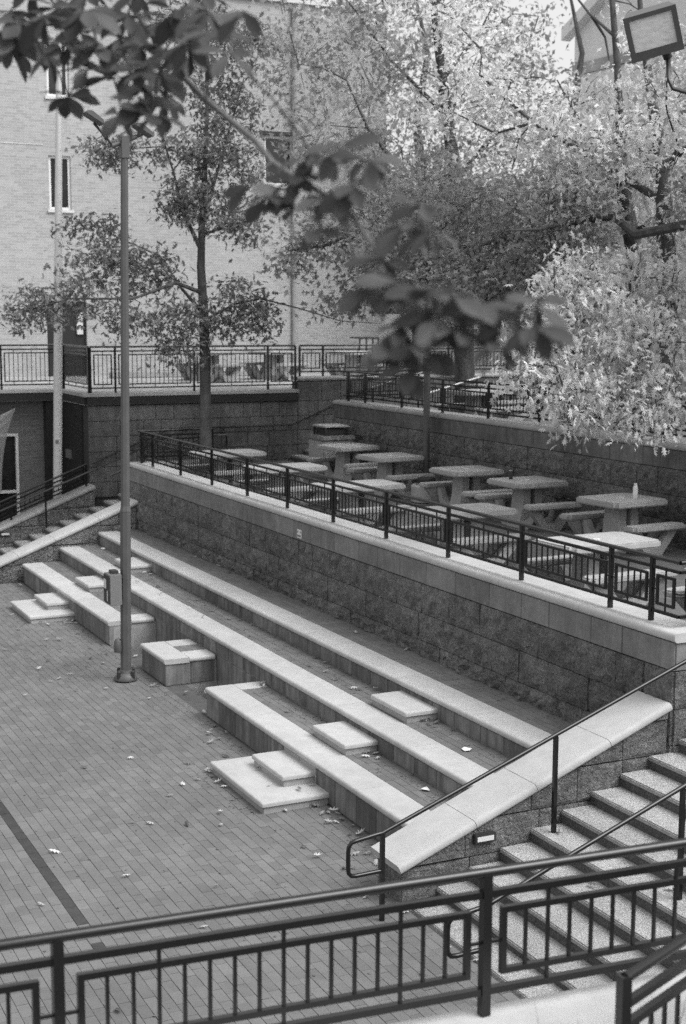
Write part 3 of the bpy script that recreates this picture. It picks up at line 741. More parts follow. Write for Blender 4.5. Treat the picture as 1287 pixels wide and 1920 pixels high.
for (x, y, rz, lab) in ((-8.2, 6.9, .5, 'concrete picnic table on the far deck left of the tree trunk'), (-8.2, 8.75, .4, 'concrete picnic table on the far deck right of the tree trunk'), (-7.3, 10.75, .3, 'concrete picnic table on the far deck in front of the small vehicle')):
    table(lab, x, y, ZD, rz, G3)
table('concrete picnic table on the upper terrace behind its railing, left of the pale leaves', .7, 10.2, ZU, .1)
table('concrete picnic table on the upper terrace half hidden by the pale leaves', 3.6, 11.2, ZU, .1)
table('concrete picnic table on the upper terrace just behind the railing left of the pale leaves', 2.6, 8.6, ZU, .1)

# small things on the tables
def lathe_thing(name, label, cat, c, parts):
    t = thing(name, label, cat, c)
    for nm, prof, mat in parts: MB().lathe(prof, c, 16).build(nm, mat, t, smooth=True)
    return t
lathe_thing('bottle', 'white bottle standing on the right shaded picnic table', 'bottle', (10.42, 6.55, ZT + .75), [('body', [(.033, 0), (.036, .01), (.036, .15), (.03, .175), (.022, .185)], M_white), ('cap', [(.024, .186), (.024, .215), (.02, .22)], M_label)])
lathe_thing('can', 'dark drink can standing on a shaded picnic table', 'can', (7.62, 6.2, ZT + .75), [('body', [(.026, 0), (.033, .012), (.033, .125), (.026, .14)], M_dark), ('lid', [(.027, .1405), (.027, .144), (.02, .144)], M_silver)])

# litter bin, drum, poles
t = thing('litter_bin', 'square pebble-concrete litter bin with dark hooded top in the shaded corner', 'litter bin', (.05, 6.55, ZT), None, .1)
MB().box(-.33, .43, 6.2, 6.9, ZT, ZT + .78).build('body', M_table, t, bevel=.02)
MB().box(-.36, .46, 6.17, 6.93, ZT + .79, ZT + .88).build('collar', M_riser, t, bevel=.015)
for x, y in ((-.24, 6.3), (.33, 6.3), (-.24, 6.8), (.33, 6.8)): MB().box(x - .02, x + .02, y - .02, y + .02, ZT + .88, ZT + 1.05).build('corner_post', M_dark, t)
MB().box(-.22, .31, 6.33, 6.78, ZT + .88, ZT + 1.02).build('liner', M_dark, t)
MB().box(-.27, .36, 6.27, 6.83, ZT + 1.05, ZT + 1.09).build('hood', M_riser_clean, t, bevel=.012)
t = thing('ash_drum', 'low round concrete drum with dark bowl at the foot of the terrace lamp pole', 'planter', (4.55, 6.35, ZT))
MB().lathe([(.24, 0), (.28, .02), (.28, .30), (.25, .33), (.2, .33), (.19, .3)], (4.55, 6.35, ZT), 24).build('body', M_table, t, smooth=True)
MB().lathe([(.13, .30), (.15, .36), (.17, .42), (.16, .45), (.12, .45)], (4.55, 6.35, ZT), 20).build('bowl', M_dark, t, smooth=True)
t = thing('lamp_pole', 'dark round pole rising between the rear tables into the leaves', 'pole', (3.45, 6.95, ZT))
MB().lathe([(.16, 0), (.16, .05), (.1, .12), (.065, .14), (.062, 3.2), (.055, 4.3)], (3.45, 6.95, ZT), 16).build('shaft', M_pole, t, smooth=True)
MB().box(3.2, 3.7, 6.75, 7.15, ZT + 4.3, ZT + 4.45).build('lamp_head', M_dark, t, bevel=.03)
def leaning(name, mat, t, base, top, prof, n=14):
    b, e = Vector(base), Vector(top); m = MB(); m.tube([b + (e - b) * s for s, r in prof], [r for s, r in prof], n); return m.build(name, mat, t, smooth=True)
t = thing('flagpole', 'tall silver pole in front of the deck at far left', 'pole', (-3.6, 1.6, 0))
leaning('shaft', M_silver, t, (-3.6, 1.6, 0), (-3.55, 1.93, 12.5), [(0, .1), (.35, .095), (.6, .08), (.8, .065), (1, .05)])
MB().box(-3.51, -3.48, 1.59, 1.66, 2.36, 2.44).build('cleat', M_box, t, bevel=.006)
# plaza lamp post
LB = Vector((7.97, -.4, 0)); LT = Vector((7.93, -.28, 7.35))
t = thing('lamp_post', 'tall square-sided lamp post on the plaza with cross-arm and equipment box', 'lamp post', LB)
m = MB(); pr_ = [Vector(LB), LB + (LT - LB) * .33]; m.tube(pr_, .078, 8); m.build('lower_shaft', M_pole, t)
m = MB(); m.tube([LB + (LT - LB) * .3301, LB + (LT - LB) * .34, LT], [.082, .066, .052], 8); m.build('upper_shaft', M_pole, t)
MB().lathe([(.13, 0), (.165, .02), (.165, .05), (.13, .1), (.10, .12), (.09, .16)], tuple(LB), 16).build('base_cover', M_pole, t, smooth=True)
for k in range(4):
    a = k * PI / 2 + .5; MB().lathe([(.028, 0), (.028, .1), (.015, .12)], (LB.x + .14 * math.cos(a), LB.y + .14 * math.sin(a), .05), 8).build('bolt_cap', M_dark, t)
MB().lathe([(.055, 0), (.06, .02), (.055, .16), (.02, .2)], (LB.x - .02, LB.y - .10, .42), 10).build('hand_hole_cover', M_pole, t, smooth=True)
MB().tube([LT + Vector((0, -.17, .06)), LT + Vector((0, .17, .2))], .032, 10).build('cross_arm', M_pole, t, smooth=True)
MB().box(LT.x - .06, LT.x + .06, LT.y - .06, LT.y + .06, LT.z - .1, LT.z + .2).build('tenon', M_pole, t, bevel=.01)
for s, nm in ((-1, 'flood_head'), (1, 'flood_head')):
    c = LT + (Vector((0, -.42, .38)) if s < 0 else Vector((0, .26, .26)))
    MB().tube([LT + Vector((0, s * .15, .13 + s * .07)), c + Vector((0, 0, -.03))], .018, 8).build('knuckle', M_dark, t)
    hd = MB().prism([(c.y - .14, c.z + .08), (c.y + .12, c.z - .07), (c.y + .13, c.z), (c.y - .03, c.z + .12), (c.y - .11, c.z + .12)], 0, c.x - .1, c.x + .1).build(nm, M_pole, t, bevel=.015)
bx = Vector((7.98, -.62, 1.13))
MB().box(bx.x - .15, bx.x + .14, bx.y - .03, bx.y + .14, bx.z, bx.z + .43).build('equipment_box', M_box, t, bevel=.006)
MB().box(bx.x - .09, bx.x + .06, bx.y + .02, bx.y + .12, bx.z + .431, bx.z + .475).build('junction_cap', M_dark, t, bevel=.005)
MB().box(bx.x - .14, bx.x + .13, bx.y - .04, bx.y - .0301, bx.z + .02, bx.z + .41).build('panel_plate', M_dark, t)
MB().box(bx.x - .12, bx.x - .01, bx.y - .046, bx.y - .041, bx.z + .22, bx.z + .35).build('panel_label', M_label, t)
MB().box(bx.x + .03, bx.x + .06, bx.y - .046, bx.y - .041, bx.z + .05, bx.z + .2).build('panel_label', M_label, t)
for z in (.03, .4): MB().box(bx.x - .12, bx.x + .12, bx.y + .141, bx.y + .16, bx.z + z - .02, bx.z + z + .02).build('strap', M_dark, t)

# wall plate and step lights
t = thing('wall_plate', 'small pale square plate on the stone wall below the railing', 'plate', (7.83, YW, 1.91))
MB().box(7.76, 7.92, YW - .022, YW - .009, 1.85, 1.98).build('plate', M_label, t, bevel=.004)
for dx, dzz in ((-.045, .03), (.0, -.03), (.045, .03), (-.045, -.03), (.045, -.03)): MB().box(7.84 + dx - .016, 7.84 + dx + .016, YW - .026, YW - .0221, 1.915 + dzz - .014, 1.915 + dzz + .014).build('slot', M_smooth, t)
def step_light(label, x, y, z):
    t = thing('step_light', label, 'light', (x, y, z))
    MB().box(x - .03, x + .026, y - .11, y + .11, z - .045, z + .045).build('frame', M_dark, t, bevel=.006)
    MB().box(x + .0261, x + .03, y - .085, y + .085, z - .022, z + .022).build('lens', M_label, t)
step_light('louvred step light set in the right stair wall', XE1 + .0, .3, .505)
step_light('step light set in the far left stair wall', -2.84, .3, .545)

# floodlight at top right
t = thing('flood_light', 'square floodlight on a bracket in the top right corner', 'flood light', P(1440, 250, 9.2))
c = P(1226, 64, 9.2); ax = (CAM - c).normalized()
fx = (RT * 1.0 + UP * .2 - FW * .30).normalized(); fn = (-FW * 1.0 + RT * .12 - UP * .45); fn = (fn - fx * fn.dot(fx)).normalized(); fz = fx.cross(fn) * -1
if fz.dot(UP) < 0: fz = -fz
W2, H2, D2 = .17, .145, .26
def q3(a, b, cc): return c + fx * a + fz * b + fn * cc
hv = [q3(-W2, -H2, 0), q3(W2, -H2, 0), q3(W2, H2, 0), q3(-W2, H2, 0), q3(-W2 * .75, -H2 * .8, -D2), q3(W2 * .75, -H2 * .8, -D2), q3(W2 * .75, H2 * .9, -D2), q3(-W2 * .75, H2 * .9, -D2)]
iv = [q3(-W2 * .8, -H2 * .62, 0), q3(W2 * .8, -H2 * .62, 0), q3(W2 * .8, H2 * .8, 0), q3(-W2 * .8, H2 * .8, 0)]
MB().add(hv + iv, [(4, 5, 6, 7), (0, 4, 5, 1), (1, 5, 6, 2), (2, 6, 7, 3), (3, 7, 4, 0), (0, 1, 9, 8), (1, 2, 10, 9), (2, 3, 11, 10), (3, 0, 8, 11)]).build('housing', M_pole, t)
lv = [q3(-W2 * .8, -H2 * .62, -.012), q3(W2 * .8, -H2 * .62, -.012), q3(W2 * .8, H2 * .8, -.012), q3(-W2 * .8, H2 * .8, -.012)]
lm = N('flood_lens', .12, .8); lm.b.inputs['Roughness'].default_value = .3
lm.grey(vary(lm, .7, [(lm.noise(lm.pos((3, 3, 9)), 6, 4), .5)]))
MB().add(lv + [p - fn * .01 for p in lv], BOXF).build('lens', lm.m, t)
MB().add(*(lambda b: (b.v, b.f))(MB().tube([q3(W2 * .3, -H2, -.1), q3(W2 * .34, -H2 - .05, -.1)], .03, 10))).build('knuckle', M_dark, t, smooth=True)
MB().tube([q3(W2 * .34, -H2 - .05, -.1), P(1254, 150, 9.2), P(1262, 166, 9.2), P(1290, 174, 9.2), P(1430, 180, 9.2)], [.018, .012, .013, .014, .014], 8).build('arm', M_dark, t, smooth=True)
pb = P(1430, 180, 9.2); MB().tube([(pb.x, pb.y, 0), (pb.x, pb.y, pb.z + .3)], .06, 12).build('pole', M_pole, t, smooth=True)

# ------------------------------------------------------------------ buildings
XF = -12.0
t = thing('brick_building', 'pale brick building with tall narrow windows behind the deck', 'building', (XF, 5, ZD))
def wall_with_holes(name, parent, x, y0, y1, z0, z1, holes, mat, depth=.35):
    ys = sorted({y0, y1, *[h[0] for h in holes], *[h[1] for h in holes]}); zs = sorted({z0, z1, *[h[2] for h in holes], *[h[3] for h in holes]})
    m = MB()
    for a, b in zip(ys, ys[1:]):
        for c_, d in zip(zs, zs[1:]):
            if any(h[0] <= a + 1e-6 and b <= h[1] + 1e-6 and h[2] <= c_ + 1e-6 and d <= h[3] + 1e-6 for h in holes): continue
            m.box(x - depth, x, a, b, c_, d)
    bm = bmesh.new(); me = mesh(name, m.v, m.f, mat); bm.from_mesh(me); bmesh.ops.remove_doubles(bm, verts=bm.verts, dist=1e-5)
    seen = {}
    for f in bm.faces: seen.setdefault(tuple(round(k, 4) for k in f.calc_center_median()), []).append(f)
    bmesh.ops.delete(bm, geom=[f for v in seen.values() if len(v) > 1 for f in v], context='FACES_ONLY')
    bmesh.ops.recalc_face_normals(bm, faces=bm.faces); bm.to_mesh(me); bm.free()
    if parent is not None: me.transform(world_of(parent).inverted())
    o = bpy.data.objects.new(name, me); col.objects.link(o); o.parent = parent; return o
wins = [(3.75, 4.36, 7.98, 9.42), (3.75, 4.36, 10.98, 12.4), (10.08, 11.0, 8.9, 10.3), (-3, -2.4, 7.98, 9.42), (-3, -2.4, 10.98, 12.4)]
wall_with_holes('wall', t, XF, -30, 14.05, ZD - .1, 14.05, wins + [(3.6, 4.72, ZD - .05, 5.5)], M_brick)
MB().box(XF - 14, XF - .36, -30, 14.05, ZD - .1, 13.9).build('body', M_brick, t)
for k, (a, b, z0, z1) in enumerate(wins):
    f = MB(); fw = .07
    f.box(XF - .14, XF - .06, a, b, z0, z0 + fw).box(XF - .14, XF - .06, a, b, z1 - fw, z1).box(XF - .139, XF - .061, a, a + fw, z0 + fw, z1 - fw).box(XF - .139, XF - .061, b - fw, b, z0 + fw, z1 - fw)
    wo_ = f.build('window', M_white, t)
    MB().box(XF - .12, XF - .1, a + fw, b - fw, z0 + fw, z1 - fw).build('pane', M_glass, wo_)
    MB().box(XF - .1, XF + .05, a - .06, b + .06, z0 - .08, z0 - .005).build('sill', M_label, wo_)
MB().box(XF - .3, XF + .08, 9.95, 11.1, 10.32, 10.42).build('awning', M_dark, t)
dr = MB().box(XF - .2, XF - .1, 3.62, 4.70, ZD, 5.48).build('door', M_door, t)
MB().box(XF - .09, XF - .04, 4.45, 4.62, 4.6, 5.2).build('sign', M_label, t)
MB().box(XF - .3, XF + .1, -30, 14.1, 14.051, 14.22).build('coping', M_label, t)
MB().tube([(XF + .07, 10.98, ZD), (XF + .07, 10.98, 13.9)], .06, 8).build('downpipe', M_capd, t, smooth=True)
for k in range(3): MB().box(XF + .001, XF + .012, -30, 3.6, 9.7 + 1.6 * k - .02, 9.7 + 1.6 * k).build('band', M_label, t) if k < 1 else None
t = thing('brick_wing', 'low pale brick wing behind the trees right of the main brick building', 'building', (-17, 22, ZD))
wall_with_holes('wall', t, -16, 14.1, 34, ZD - .1, 9.4, [(16 + 3 * k, 17.2 + 3 * k, 5.2, 7.4) for k in range(5)], M_brick)
MB().box(-26, -16.36, 14.1, 34, ZD - .1, 9.3).build('body', M_brick, t)
MB().box(-16.3, -15.9, 14.1, 34.1, 9.401, 9.55).build('coping', M_label, t)
for k in range(5): MB().box(-16.15, -16.1, 16 + 3 * k, 17.2 + 3 * k, 5.2, 7.4).build('window', M_glass, t)
t = thing('planter_kerb', 'low pale kerb along the foot of the brick building on the deck', 'kerb', (-10, 6, ZD))
MB().box(-10.6, -10.3, 4.9, 10.5, ZD, ZD + .16).build('kerb', M_capd, t, bevel=.02)
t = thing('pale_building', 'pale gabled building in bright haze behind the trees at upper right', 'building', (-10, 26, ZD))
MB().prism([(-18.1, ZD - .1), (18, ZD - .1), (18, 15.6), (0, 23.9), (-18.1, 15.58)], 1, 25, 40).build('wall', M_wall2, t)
MB().prism([(-18.1, 13.9), (18, 13.9), (18, 14.3), (-18.1, 14.3)], 1, 24.9, 24.99).build('band', M_capd, t)
MB().prism([(-18.4, 15.2), (0, 23.66), (0, 24.1), (-18.4, 15.64)], 1, 24.6, 24.99).build('rake_trim', M_label, t)
for k in range(3): MB().box(-8 + k * 7, -6 + k * 7, 24.96, 24.995, 8, 11).build('window', M_glass, t)
# below the deck at far left
t = thing('recess_wall', 'brick wall under the deck with a dark doorway and white-framed window', 'wall', (-5.8, 0, 0))
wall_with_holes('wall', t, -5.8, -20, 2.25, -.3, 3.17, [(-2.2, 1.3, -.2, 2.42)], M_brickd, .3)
f = MB(); f.box(-5.9, -5.78, -2.2, 1.3, 2.36, 2.42).box(-5.9, -5.78, 1.24, 1.3, -.2, 2.36).box(-5.9, -5.78, -2.2, -2.14, -.2, 2.36).box(-5.899, -5.781, -2.14, 1.24, 1.04, 1.10)
wf = f.build('window', M_white, t); MB().box(-5.87, -5.85, -2.14, 1.24, -.2, 2.36).build('pane', M_glass, wf)
MB().box(-5.79, XS - .42, 2.24, 2.3, -.3, 3.17).build('doorway', M_door, t)
MB().box(-5.0, -4.6, 2.2, 2.239, 1.9, 2.1).build('notice', M_box, t)
MB().box(-5.78, -5.5, 1.9, 2.2, -.3, 3.17).build('pier', M_door, t)
m = N('mesh_cloth', .8); tr = m.n('ShaderNodeBsdfTransparent'); mx = m.n('ShaderNodeMixShader'); mx.inputs[0].default_value = .55
m.b.inputs['Base Color'].default_value = (.3, .3, .3, 1); m.l(tr.outputs[0], mx.inputs[1]); m.l(m.b.outputs[0], mx.inputs[2]); m.l(mx.outputs[0], m.t.nodes['Material Output'].inputs['Surface'])
V = []; 
for th_ in (0, .01):
    for i in range(9):
        s = i / 8
        a = Vector((-5.0 + th_, 1.08 - .36 * s ** .8 - .08 * math.sin(s * 3.1), 3.06 - 1.9 * s)); b = Vector((-5.0 + th_ + .15 * math.sin(s * 3), .62 - .9 * s, 2.86 - 1.8 * s)); V += [a, b]
Fc = [(2 * i, 2 * i + 1, 2 * i + 3, 2 * i + 2) for i in range(8)] + [(18 + 2 * i, 18 + 2 * i + 2, 18 + 2 * i + 3, 18 + 2 * i + 1) for i in range(8)]
o = MB().add(V, Fc).build('banner', m.m); tag(o, 'sheer triangular banner hanging under the deck at far left', 'banner')

# small vehicle on the far deck
t = thing('utility_cart', 'small dark vehicle with pale window panes seen over the deck railing', 'vehicle', (-10.2, 12.5, ZD))
cx, cy = -10.2, 12.52
MB().prism([(cy - .42, ZD + .16), (cy + .42, ZD + .16), (cy + .42, ZD + .62), (cy + .34, ZD + .66), (cy - .34, ZD + .66), (cy - .42, ZD + .58)], 0, cx - .6, cx + .3).build('body', M_dark, t, bevel=.02)
MB().box(cx - .5, cx + .2, cy - .30, cy + .32, ZD + 1.04, ZD + 1.08).build('roof', M_dark, t, bevel=.01)
for yy in (cy - .30, cy - .09, cy + .12, cy + .30): MB().bar((cx + .18, yy + (-.03 if yy < cy - .2 else 0), ZD + .66), (cx + .18, yy, ZD + 1.04), .035, .035).build('pillar', M_dark, t)
for a, b in ((-.27, -.11), (-.07, .10), (.14, .28)): MB().box(cx + .165, cx + .175, cy + a, cy + b, ZD + .68, ZD + 1.03).build('pane', M_capd, t)
for s in (-1, 1):
    for q in (-.45, .2): MB().tube([(cx + q, cy + s * .36, ZD + .15), (cx + q, cy + s * .44, ZD + .15)], .15, 14).build('wheel', M_dark, t)

# ------------------------------------------------------------------ trees
OAK = np.array([(0, 0), (.05, .14), (.20, .24), (.09, .36), (.31, .56), (.10, .60), (.24, .86), (.07, .82), (0, 1.08), (-.06, .80), (-.22, .88), (-.11, .58), (-.33, .52), (-.08, .36), (-.21, .22), (-.05, .12)])
def oak_geo():
    V = [(x, y, -1.1 * x * x - .38 * (y - .4) ** 2) for x, y in OAK]
    # fan around the midrib so that the lobes stay flat
    V += [(0, .3, .02), (0, .55, .02), (0, .8, .0)]
    F = [(0, 1, 16), (1, 2, 3, 16), (3, 4, 5, 17, 16), (5, 6, 7, 18, 17), (7, 8, 18), (8, 9, 18), (9, 10, 11, 17, 18), (11, 12, 13, 16, 17), (13, 14, 15, 16), (15, 0, 16)]
    return np.array(V), F
OV, OF = oak_geo()
SIMP = np.array([(0, 0, 0), (.13, .2, -.02), (.33, .5, -.06), (.12, .6, -.02), (.0, 1.05, -.1), (-.12, .6, -.02), (-.33, .5, -.06), (-.13, .2, -.02)]); SF = [(0, 1, 2, 3), (0, 3, 4, 5), (0, 5, 6, 7)]
def rand_rot(n, droop=.5, rg=rng):
    """random leaf frames; the leaf tip direction (local y) tends outward/down"""
    a = rg.uniform(0, 2 * PI, n); e = rg.normal(-droop, .55, n)
    y = np.stack([np.cos(a) * np.cos(e), np.sin(a) * np.cos(e), np.sin(e)], 1)
    r = rg.normal(0, 1, (n, 3)) * .55 + np.array([0, 0, 1.]); x = np.cross(y, r); x /= np.linalg.norm(x, axis=1, keepdims=True) + 1e-9
    z = np.cross(x, y); return np.stack([x, y, z], 2)
def leaves_mesh(name, centers, sizes, geo, faces, mat, droop=.5, tones=None):
    n = len(centers); R3 = rand_rot(n, droop); k = len(geo)
    V = (np.einsum('nij,kj->nki', R3, geo) * sizes[:, None, None] + centers[:, None, :]).reshape(-1, 3)
    me = bpy.data.meshes.new(name)
    fl = [len(f) for f in faces]; base = np.concatenate([np.array(f) for f in faces])
    loops = (base[None, :] + (np.arange(n) * k)[:, None]).ravel().astype(np.int32)
    cnt = np.tile(np.array(fl), n); start = np.concatenate([[0], np.cumsum(cnt)[:-1]]).astype(np.int32)
    me.vertices.add(len(V)); me.vertices.foreach_set('co', V.ravel().astype(np.float32))
    me.loops.add(len(loops)); me.loops.foreach_set('vertex_index', loops)
    me.polygons.add(len(cnt)); me.polygons.foreach_set('loop_start', start); me.polygons.foreach_set('loop_total', cnt.astype(np.int32))
    me.materials.append(mat); me.update(calc_edges=True); me.validate()
    at = me.attributes.new('tone', 'FLOAT', 'POINT'); at.data.foreach_set('value', np.repeat(rng.random(n) if tones is None else np.clip(.55 * tones + .44 * rng.random(n), 0, .99), k).astype(np.float32))
    return me
def tree(name, label, trunk, limbs, clusters, leafmat, size, density, geo=SIMP, faces=SF, spray=11, droop=.4, single=0, group=None):
    """trunk: [(point, r)], limbs: [[(point, r)...]...], clusters: (u, v, ru, rv, depth[, dr])"""
    t = thing(name, label, 'tree', tuple(trunk[0][0]), group)
    m = MB(); m.tube([p for p, r in trunk], [r for p, r in trunk], 10); m.build('trunk', M_bark, t, smooth=True)
    skel = [p for p, r in trunk] + [p for L in limbs for p, r in L]
    m = MB()
    for L in limbs: m.tube([p for p, r in L], [r for p, r in L], 7)
    C, S, T = [], [], []
    tb = trunk[-1][0]
    for cl in sorted(clusters, key=lambda q: min((p - P(q[0], q[1], q[4])).length for p in skel)):
        u, v, ru, rv, d = cl[:5]; dr = cl[5] if len(cl) > 5 else None; dens = cl[6] if len(cl) > 6 else 1.0
        c = P(u, v, d); a, b = ru * d / 2667, rv * d / 2667; dr = dr or (a + b) * .5
        k = min(skel, key=lambda p: (p - c).length)
        mid = (k + c) / 2 + Vector((random.uniform(-.15, .15), random.uniform(-.15, .15), random.uniform(0, .25)))
        lk = (k - c).length; m.tube([k, mid, c], [min(.03, .012 + .006 * lk), .014, .008], 5); skel += [mid, c]
        ns = max(4, int(density * dens * (ru * rv) / 400 * (d / 28) ** 2))
        for q in range(ns):
            w_ = rng.normal(0, 1, 3); w_ /= np.linalg.norm(w_); rr = rng.uniform(.25, 1) ** .5
            s = c + RT * float(w_[0] * a * rr) + Vector((0, 0, 1)) * float(w_[2] * b * rr) + FW * float(w_[1] * dr * rr)
            if random.random() < .3: m.tube([c + (s - c) * .45, c + (s - c) * .72 + Vector((random.uniform(-.04, .04), random.uniform(-.04, .04), random.uniform(-.03, .08))), s], [.010, .007, .004], 3, False)
            n = max(3, int(rng.normal(spray, 3))); off = rng.normal(0, 1, (n, 3)) * np.array([.15, .15, .10]) * (size / .13)
            C.append(np.array(s)[None, :] + off); S.append(rng.uniform(.5, 1.3, n) * size); T.append(np.full(n, rng.random()))
    m.build('limbs', M_bark, t, smooth=True)
    C, S, T = np.concatenate(C), np.concatenate(S), np.concatenate(T)
    if single:
        pr_ = np.array([proj(Vector(c)) for c in C]); ok = np.where((pr_[:, 0] > 5) & (pr_[:, 0] < 1280) & (pr_[:, 1] > 5) & (pr_[:, 1] < 1900))[0]
        pick = ok[np.argsort(pr_[ok, 2])[:single]]; R3 = rand_rot(len(pick), droop)
        lm_ = mesh('leaf', geo.tolist(), faces, leafmat)
        for i, j in enumerate(pick):
            Mx = Matrix([[*R3[i, r] * S[j], C[j, r]] for r in range(3)] + [[0, 0, 0, 1]]); put('leaf', lm_, t, Mx)
        keep = np.ones(len(C), bool); keep[pick] = False; C, S, T = C[keep], S[keep], T[keep]
    me = leaves_mesh('crown', C, S, geo, faces, leafmat, droop, T); me.transform(world_of(t).inverted())
    o = bpy.data.objects.new('crown', me); col.objects.link(o); o.parent = t
    if single: o['kind'] = 'stuff'
    return t
def path_(pts, d, r0, r1):
    n = len(pts); return [(P(p[0], p[1], p[2] if len(p) > 2 else d), r0 + (r1 - r0) * (i / (n - 1)) ** .8) for i, p in enumerate(pts)]
dA = 28.6
trA = [(P(u, v, dA), r) for u, v, r in ((389, 912, .16), (387, 880, .135), (386, 800, .12), (385, 700, .112), (383, 600, .10), (377, 500, .085), (379, 420, .07), (384, 330, .055), (388, 230, .042), (389, 100, .03), (386, -20, .02), (384, -90, .01))]
tree('young_oak', 'slender young oak rising behind the terrace railing left of centre', trA,
    [path_([(381, 550), (330, 530, 28.2), (250, 560, 27.8), (130, 560, 27.6), (60, 580, 27.5)], dA, .05, .01), path_([(383, 590), (340, 540, 29), (300, 480, 29.3), (210, 440, 29.6)], dA, .045, .01),
     path_([(378, 470), (345, 400, 28.4), (325, 320, 28.2), (296, 230, 28)], dA, .05, .012), path_([(383, 420), (400, 350, 28.8), (440, 210, 29), (458, 145, 29.2)], dA, .045, .012),
     path_([(385, 600), (440, 570, 28.3), (490, 560, 28), (560, 578, 27.6), (640, 602, 27.2), (712, 606, 27)], dA, .03, .006), path_([(379, 440), (440, 420, 28.2), (480, 410, 28)], dA, .035, .01), path_([(385, 300), (300, 275, 28.4), (220, 280, 28.2)], dA, .025, .008)],
    [(120, 565, 110, 42, 27.8), (55, 592, 55, 26, 27.5), (200, 490, 85, 50, 28.8), (170, 430, 60, 26, 29.4), (270, 510, 70, 52, 28.4), (330, 600, 65, 40, 28.2), (250, 600, 55, 35, 28), (440, 565, 70, 42, 28.2), (490, 600, 36, 42, 28), (425, 612, 50, 26, 28.4), (340, 650, 50, 36, 28), 
     (395, 400, 75, 50, 28.4), (340, 370, 45, 50, 28.2), (460, 425, 50, 36, 28.1), (420, 315, 85, 55, 28.8), (350, 280, 65, 38, 28.2), (240, 290, 75, 32, 28.2), (185, 278, 40, 20, 28.1), (430, 225, 75, 55, 29), (395, 150, 80, 50, 28.8, None, .7), (420, 70, 90, 50, 28.8, None, .7), (350, 30, 60, 50, 28.6, None, .6)],
    M_leafA, .14, 7.0, OV, OF)
dC = 31.0
trC = [(P(u, v, dC), r) for u, v, r in ((874, 790, .27), (872, 740, .23), (870, 600, .21), (865, 450, .18), (850, 300, .15), (830, 150, .11), (812, 0, .07), (800, -120, .03))]
tree('shade_tree', 'large dark shade tree filling the upper middle behind the lamp pole', trC,
    [path_([(868, 520), (780, 450, 29.5), (700, 420, 28.5), (610, 460, 27.8), (540, 470, 27.5)], dC, .09, .015), path_([(866, 460), (760, 330, 30), (690, 240, 29.6), (650, 150, 29.4)], dC, .09, .015), path_([(855, 340), (920, 260, 30.5), (960, 150, 30)], dC, .08, .015),
     path_([(868, 500), (960, 430, 30), (1010, 400, 29.5)], dC, .07, .015), path_([(840, 220), (740, 120, 31), (680, 40, 31)], dC, .06, .012), path_([(830, 150), (900, 60, 31), (930, 0, 31)], dC, .05, .012), path_([(780, 450, 29.5), (760, 540, 29), (700, 560, 28.5)], dC, .04, .01)],
    [(625, 455, 105, 50, 27.8), (560, 490, 55, 36, 27.5), (640, 560, 70, 36, 28.2), (705, 520, 50, 55, 28.5), (700, 425, 80, 60, 28.4), (590, 415, 60, 36, 27.8),
     (560, 120, 100, 80, 30, 1.6, .5), (680, 110, 105, 85, 30.5, 1.6, .5), (800, 130, 105, 85, 31, 1.8, .4), (925, 150, 95, 80, 30.5, 1.6, .35), (620, 235, 105, 70, 29.6, 1.5, .6), (760, 270, 110, 85, 30, 1.8, .5), (895, 290, 105, 80, 30.5, 1.8, .45), (990, 270, 80, 80, 29.8, 1.5, .4),
     (720, 370, 100, 65, 29, 1.6), (850, 400, 115, 75, 30.5, 1.8), (965, 410, 95, 70, 29.6, 1.5), (780, 490, 100, 60, 29, 1.5), (905, 505, 105, 60, 30, 1.6), (1000, 510, 70, 55, 29.5, 1.4), (840, 570, 70, 40, 30),
     (540, 50, 80, 50, 30.4, 1.4, .5), (690, 20, 90, 45, 31, 1.5, .5), (840, 20, 80, 50, 31, 1.5, .45), (930, 50, 60, 50, 31, 1.5, .5), (985, 95, 55, 60, 30.6, 1.4, .5), (1010, 30, 40, 40, 30.8, 1.2, .3), (1030, 150, 55, 40, 30, 1.2, .5), (760, -60, 200, 60, 31, 2.5, .5), (600, -70, 150, 60, 30, 2, .5)],
    M_leafC, .155, 6.0, SIMP, SF)
dD = 24.0
trD = [(P(u, v, dD), r) for u, v, r in ((1212, 845, .24), (1208, 780, .2), (1203, 620, .17), (1192, 480, .15), (1172, 380, .13), (1163, 250, .075), (1158, 120, .06), (1148, 0, .048), (1135, -100, .03))]
